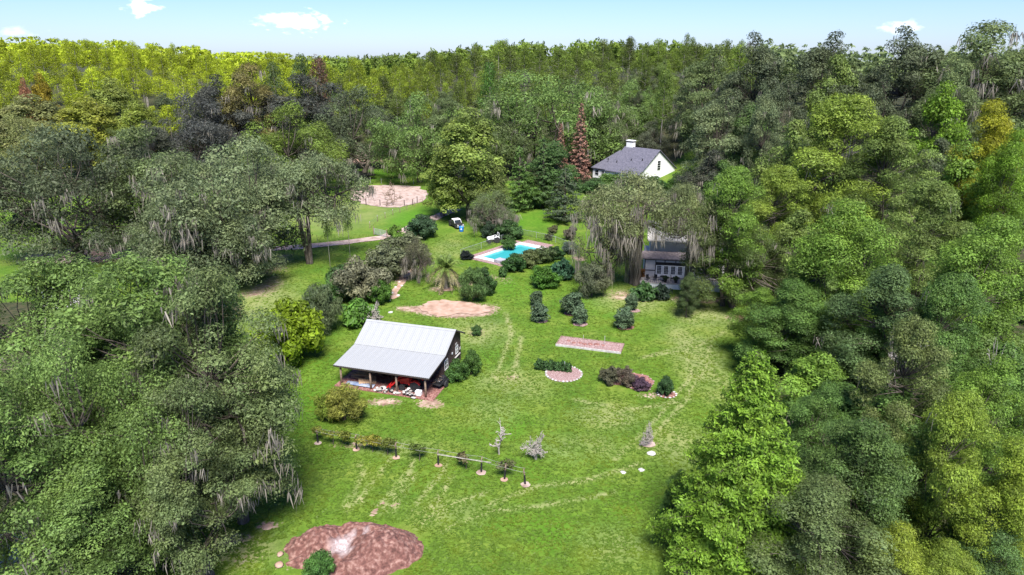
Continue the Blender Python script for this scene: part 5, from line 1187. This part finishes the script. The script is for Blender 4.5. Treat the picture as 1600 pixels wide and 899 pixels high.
for px, py, r_, lab in ((1018, 709, .42, 'flat white stone in the grass below the dead bush'), (1002, 735, .30, 'white stone right of the pair in the lower right lawn'), (974, 739, .26, 'white stone left of the pair in the lower right lawn'), (418, 824, .42, 'flat pinkish stone left of the dirt pile'), (610, 488, .38, 'flat white stone behind the shed roof'), (770, 590, .0, '')):
    if r_:
        p = at_ground(P(px, py)); o_ = thing('flat_stone', lab, 'stone', p); rock(MB(), (0, 0, .02), r_, rj, .22, 9).build('stone', M['whitestone'] if '418' != str(px) else M['clay'], o_)
for i, (px, py) in enumerate(((613, 458), (618, 449), (624, 441), (628, 447), (633, 432), (609, 470), (622, 462), (638, 424))):
    p = at_ground(P(px, py)); o_ = thing('path_stone', 'loose pale stone along the sandy path beside the azaleas', 'stone', p, 0, 'stones along the azalea path'); rock(MB(), (0, 0, .06), rj.uniform(.2, .34), rj, .5, 7).build('stone', M['whitestone'], o_)

# ------------------------------------------------------------------ shrubs, palm and small plants
AZ = (.145, .165, .085); AZB = (.175, .18, .11)
SHRUBS = [
 ('bushB', 600, 383, 434, 96, AZ, 'large olive azalea in the middle of the long hedge'),
 ('bushB', 560, 404, 470, 92, AZB, 'large grey-brown azalea left of the sandy path'),
 ('bushA', 533, 416, 470, 66, (0.074, 0.149, 0.041), 'dark green shrub at the left side of the grey-brown azalea'),
 ('bushB', 637, 366, 408, 78, AZ, 'olive azalea at the far end of the hedge near the mossy tree'),
 ('bushA', 655, 336, 372, 52, (0.061, 0.115, 0.054), 'dark green shrub at the head of the azalea hedge beside the lane'),
 ('bushA', 618, 352, 378, 26, (0.135, 0.243, 0.041), 'light green shrub beside the farm gate'),
 ('bushA', 590, 438, 474, 40, (0.081, 0.176, 0.027), 'fresh green shrub in front of the grey-brown azalea'),
 ('bigleaf', 558, 468, 508, 60, (0.121, 0.257, 0.041), 'broad-leaved light green plant behind the shed, left part'),
 ('bushC', 498, 446, 520, 66, (0.115, 0.155, 0.074), 'fine-leaved grey-green shrub beside the yellow bush'),
 ('bushA', 441, 470, 564, 112, (.18, .27, .014), 'big bright yellow-green bush left of the shed'),
 ('bushC', 738, 420, 470, 52, (0.101, 0.176, 0.054), 'light green loose shrub right of the palm'),
 ('bushA', 757, 418, 460, 36, (0.054, 0.115, 0.034), 'dark green upright shrub right of the loose shrub'),
 ('bushA', 803, 397, 424, 40, (0.047, 0.115, 0.030), 'dark green hedge bush at the near end of the pool hedge'),
 ('bushB', 825, 390, 418, 44, (0.115, 0.149, 0.054), 'olive hedge bush second along the pool hedge'),
 ('bushB', 848, 385, 411, 40, (0.101, 0.142, 0.054), 'olive hedge bush third along the pool hedge'),
 ('bushA', 869, 385, 405, 27, (0.041, 0.095, 0.030), 'dark hedge bush at the far end of the pool hedge'),
 ('bushA', 794, 372, 389, 26, (0.068, 0.149, 0.034), 'green bush inside the fence at the pool corner'),
 ('bushA', 729, 392, 405, 22, (0.024, 0.032, 0.030), 'low blackish bush at the left corner of the pool'),
 ('bushC', 890, 378, 396, 32, (0.115, 0.155, 0.121), 'blue-grey shrub at the right end of the pool hedge'),
 ('bushA', 795, 344, 372, 50, (0.061, 0.128, 0.041), 'round clipped dark green bush behind the pool fence'),
 ('bushA', 764, 346, 372, 26, (0.041, 0.074, 0.041), 'dark bush left of the round clipped bush'),
 ('bigleaf', 786, 417, 432, 18, (0.068, 0.149, 0.041), 'small green plant at the near pool corner'),
 ('bushA', 853, 416, 448, 48, (0.074, 0.176, 0.024), 'round green bush on the lawn below the pool hedge'),
 ('bigleaf', 880, 406, 436, 40, (0.054, 0.135, 0.068), 'blue-green broad-leaved plant beside the round green bush'),
 ('bushC', 926, 412, 464, 54, (0.135, 0.155, 0.088), 'tall grey-green bushy shrub left of the mossy weeping oak'),
 ('camellia', 838, 454, 478, 23, (0.090, 0.140, 0.074), 'dark camellia farthest left in the upper row'),
 ('camellia', 845, 474, 503, 29, (0.099, 0.153, 0.087), 'dark camellia on pink mulch at the left of the lawn row'),
 ('camellia', 894, 457, 491, 40, (0.090, 0.140, 0.074), 'larger dark camellia in the middle of the row'),
 ('camellia', 907, 480, 506, 29, (0.099, 0.159, 0.087), 'small camellia in front of the larger middle one'),
 ('camellia', 988, 460, 485, 23, (0.090, 0.143, 0.074), 'slim dark camellia at the right, nearer the terrace'),
 ('camellia', 977, 484, 513, 36, (0.090, 0.143, 0.074), 'round dark camellia at the right end of the row'),
 ('bigleaf', 1008, 442, 469, 42, (0.061, 0.135, 0.041), 'fern-like green plant in front of the terrace'),
 ('bigleaf', 1034, 445, 468, 34, (0.034, 0.061, 0.038), 'dark spiky plant against the terrace wall'),
 ('bushA', 998, 416, 441, 20, (0.324, 0.162, 0.054), 'orange-leaved shrub at the left end of the terrace'),
 ('bushB', 865, 352, 364, 18, (0.135, 0.142, 0.068), 'small shrub on the lawn behind the pool, upper'),
 ('bushB', 858, 363, 376, 14, (0.115, 0.135, 0.068), 'tiny shrub behind the pool fence'),
 ('bushB', 892, 353, 375, 22, (0.149, 0.135, 0.101), 'small greyish shrub on the lawn right of the pool'),
 ('bushB', 955, 572, 600, 36, (0.115, 0.115, 0.068), 'brownish plant at the left of the flower bed'),
 ('bushB', 980, 574, 602, 34, (0.128, 0.108, 0.081), 'brownish plant in the middle of the flower bed'),
 ('bushA', 1003, 589, 609, 28, (.12, .075, .11), 'purple-leaved plant at the right of the flower bed'),
 ('bushA', 1040, 588, 618, 27, (0.054, 0.115, 0.041), 'small green bush ringed by white stones'),
 ('bushC', 535, 607, 656, 80, (.21, .225, .045), 'yellow-olive open bush in front of the shed'),
 ('bushA', 510, 615, 655, 40, (0.176, 0.243, 0.034), 'yellow-green low bush at the left of the yellow-olive one'),
 ('bushA', 714, 562, 596, 36, (0.068, 0.149, 0.034), 'green bush against the right wall of the shed, nearer'),
 ('bushA', 735, 548, 586, 34, (0.081, 0.162, 0.034), 'green bush against the right wall of the shed, farther'),
 ('bushA', 744, 508, 524, 18, (0.074, 0.149, 0.041), 'small low weed clump behind the right end of the shed'),
 ('bushA', 493, 865, 905, 52, (0.081, 0.189, 0.041), 'green weed clump growing on the dirt pile'),
 ('bushA', 960, 273, 300, 70, HWD, 'dark hedge shrub before the left wall of the white house'),
 ('bushA', 930, 279, 302, 50, (0.068, 0.135, 0.041), 'green shrub at the left corner of the white house'),
 ('bushA', 1020, 276, 306, 60, (0.068, 0.149, 0.041), 'green shrub below the gable of the white house'),
 ('bushA', 985, 278, 312, 80, (0.108, 0.176, 0.054), 'light green shrub mass in front of the white house'),
 ('bushA', 1058, 272, 308, 40, HWD, 'dark shrub at the right corner of the white house'),
]
for k, px, ty, by, w, c, lab in SHRUBS: plant(k, px, ty, by, w, c, lab, 'shrub', {'camellia': 'camellia_bush', 'bigleaf': 'leafy_plant'}.get(k, 'shrub'))
for i in range(6): plant('bigleaf', 843+i*9, 561+i*.8+(i % 2)*2, 577+i, 17, (.06, .13, .04), 'leafy green vegetable plant in the row behind the round bed', 'plant', 'vegetable_plant', 'vegetable row')
for px, py, r, m_ in ((845, 502, .95, 'chips'), (838, 478, .7, 'mulch'), (894, 490, 1.2, 'mulch'), (907, 507, 1.0, 'chips'), (990, 486, .9, 'chips'), (977, 512, 1.15, 'mulch'), (1012, 694, .7, 'sand'), (697, 452, 1.2, 'clay'), (1155, 497, 1.1, 'mulch'), (1042, 617, 1.0, 'mulch')):
    ring(px, py, r, M[m_], seed=int(px), squash=.9)
ws = thing('stone_ring', 'ring of white stones round the small green bush', 'stones', at_ground(P(1042, 617)))
for i in range(13): a = 6.283*i/13; rock(MB(), (1.0*math.cos(a), .9*math.sin(a), .08), rj.uniform(.11, .17), rj, .6, 6).build('stone', M['whitestone'], ws)
for key, px, ty, by, w, lab in (('deadB', 779, 660, 710, 40, 'leafless pale shrub, taller of the bare pair on the lawn'), ('deadA', 838, 675, 718, 50, 'low wide leafless shrub right of the taller bare one'), ('deadA', 1013, 660, 698, 32, 'leafless greyish shrub alone at the right of the lawn'), ('deadA', 582, 472, 508, 44, 'bare grey shrub behind the left end of the shed roof')):
    plant(key, px, ty, by, w, OAK, lab, 'shrub', 'bare_shrub')
plant('mossy', 650, 374, 442, 56, (.10, .10, .06), 'small moss-draped tree beside the palm', name='mossy_oak_tree')
# palm
pp = P(697, 451); palm = thing('palm_tree', 'short feather palm with drooping dry fronds near the sand patch', 'palm', (pp.x, pp.y, gh(pp.x, pp.y)), 0)
ph = 3.4; mb = MB(); mb.tube([(0, 0, -.2), (0, 0, .6), (.03, 0, ph)], [.36, .27, .30], 10); 
for i in range(26): a = i*2.4; z = .5+i*.11; mb.box((.29*math.cos(a), .29*math.sin(a), z), (.12, .14, .16), a, 0, -.5)
mb.build('trunk', M['palebark'], palm)
prr = np.random.default_rng(6)
def frond(L_, elev, droop, az, width=.5):
    n_ = 22; t_ = np.linspace(0, 1, n_); r_ = L_*t_*np.cos(elev)*(1-.12*t_); z = L_*(np.sin(elev)*t_-droop*t_**2.2)
    d = np.array([math.cos(az), math.sin(az), 0]); s_ = np.array([-d[1], d[0], 0]); sp_ = d*r_[:, None]+np.array([0, 0, 1])*z[:, None]
    V, T = [], []
    for i in range(1, n_):
        wl_ = width*math.sin(math.pi*min(1, t_[i]*.92+.12))**.7*L_*.26
        for sg in (-1, 1):
            b0_ = len(V); tip = sp_[i]+s_*sg*wl_+d*wl_*.55+np.array([0, 0, -wl_*.35]); V += [sp_[i-1]-np.array([0, 0, .01]), sp_[i], tip]; T.append((b0_, b0_+1, b0_+2))
        b0_ = len(V); V += [sp_[i-1]-s_*.02, sp_[i-1]+s_*.02, sp_[i]]; T.append((b0_, b0_+1, b0_+2))
    return np.array(V), np.array(T)
for i in range(46):
    dead = i >= 28; az = i*2.4+prr.uniform(-.2, .2)
    V, T = frond(prr.uniform(2.5, 3.1) if not dead else prr.uniform(2.2, 2.8), prr.uniform(.35, 1.3) if not dead else prr.uniform(-.35, .25), .55 if not dead else .85, az)
    put('frond', raw_mesh('frond', V*1.6, None, M['leaf'], prr.random(len(T)), T=T), palm, (0, 0, ph), color=(.15, .22, .05) if not dead else (.22, .20, .10))
# sheds glimpsed through the left trees
for (px, py, lab, sz) in ((45, 858, 'pale metal roof glimpsed under the bottom left trees', (5, 4)), (100, 452, 'white roof corner glimpsed above the left grove', (5, 4))):
    b_ = P(px, py, 2.6); o_ = thing('small_outbuilding', lab, 'shed', (b_.x, b_.y, 0), .3)
    MB().box((0, 0, 1.2), (sz[0], sz[1], 2.4)).build('wall', M['stucco'], o_)
    MB().prism([(-sz[0]/2-.3, 0, 2.4), (0, 0, 3.1), (sz[0]/2+.3, 0, 2.4), (sz[0]/2+.3, 0, 2.5), (0, 0, 3.2), (-sz[0]/2-.3, 0, 2.5)], (0, -sz[1]/2-.3, 0), (0, sz[1]/2+.3, 0)).build('roof', M['tin'], o_)
    MB().box((0, -sz[1]/2-.03, 1.0), (1.0, .06, 2.0)).build('door', M['wood'], o_)
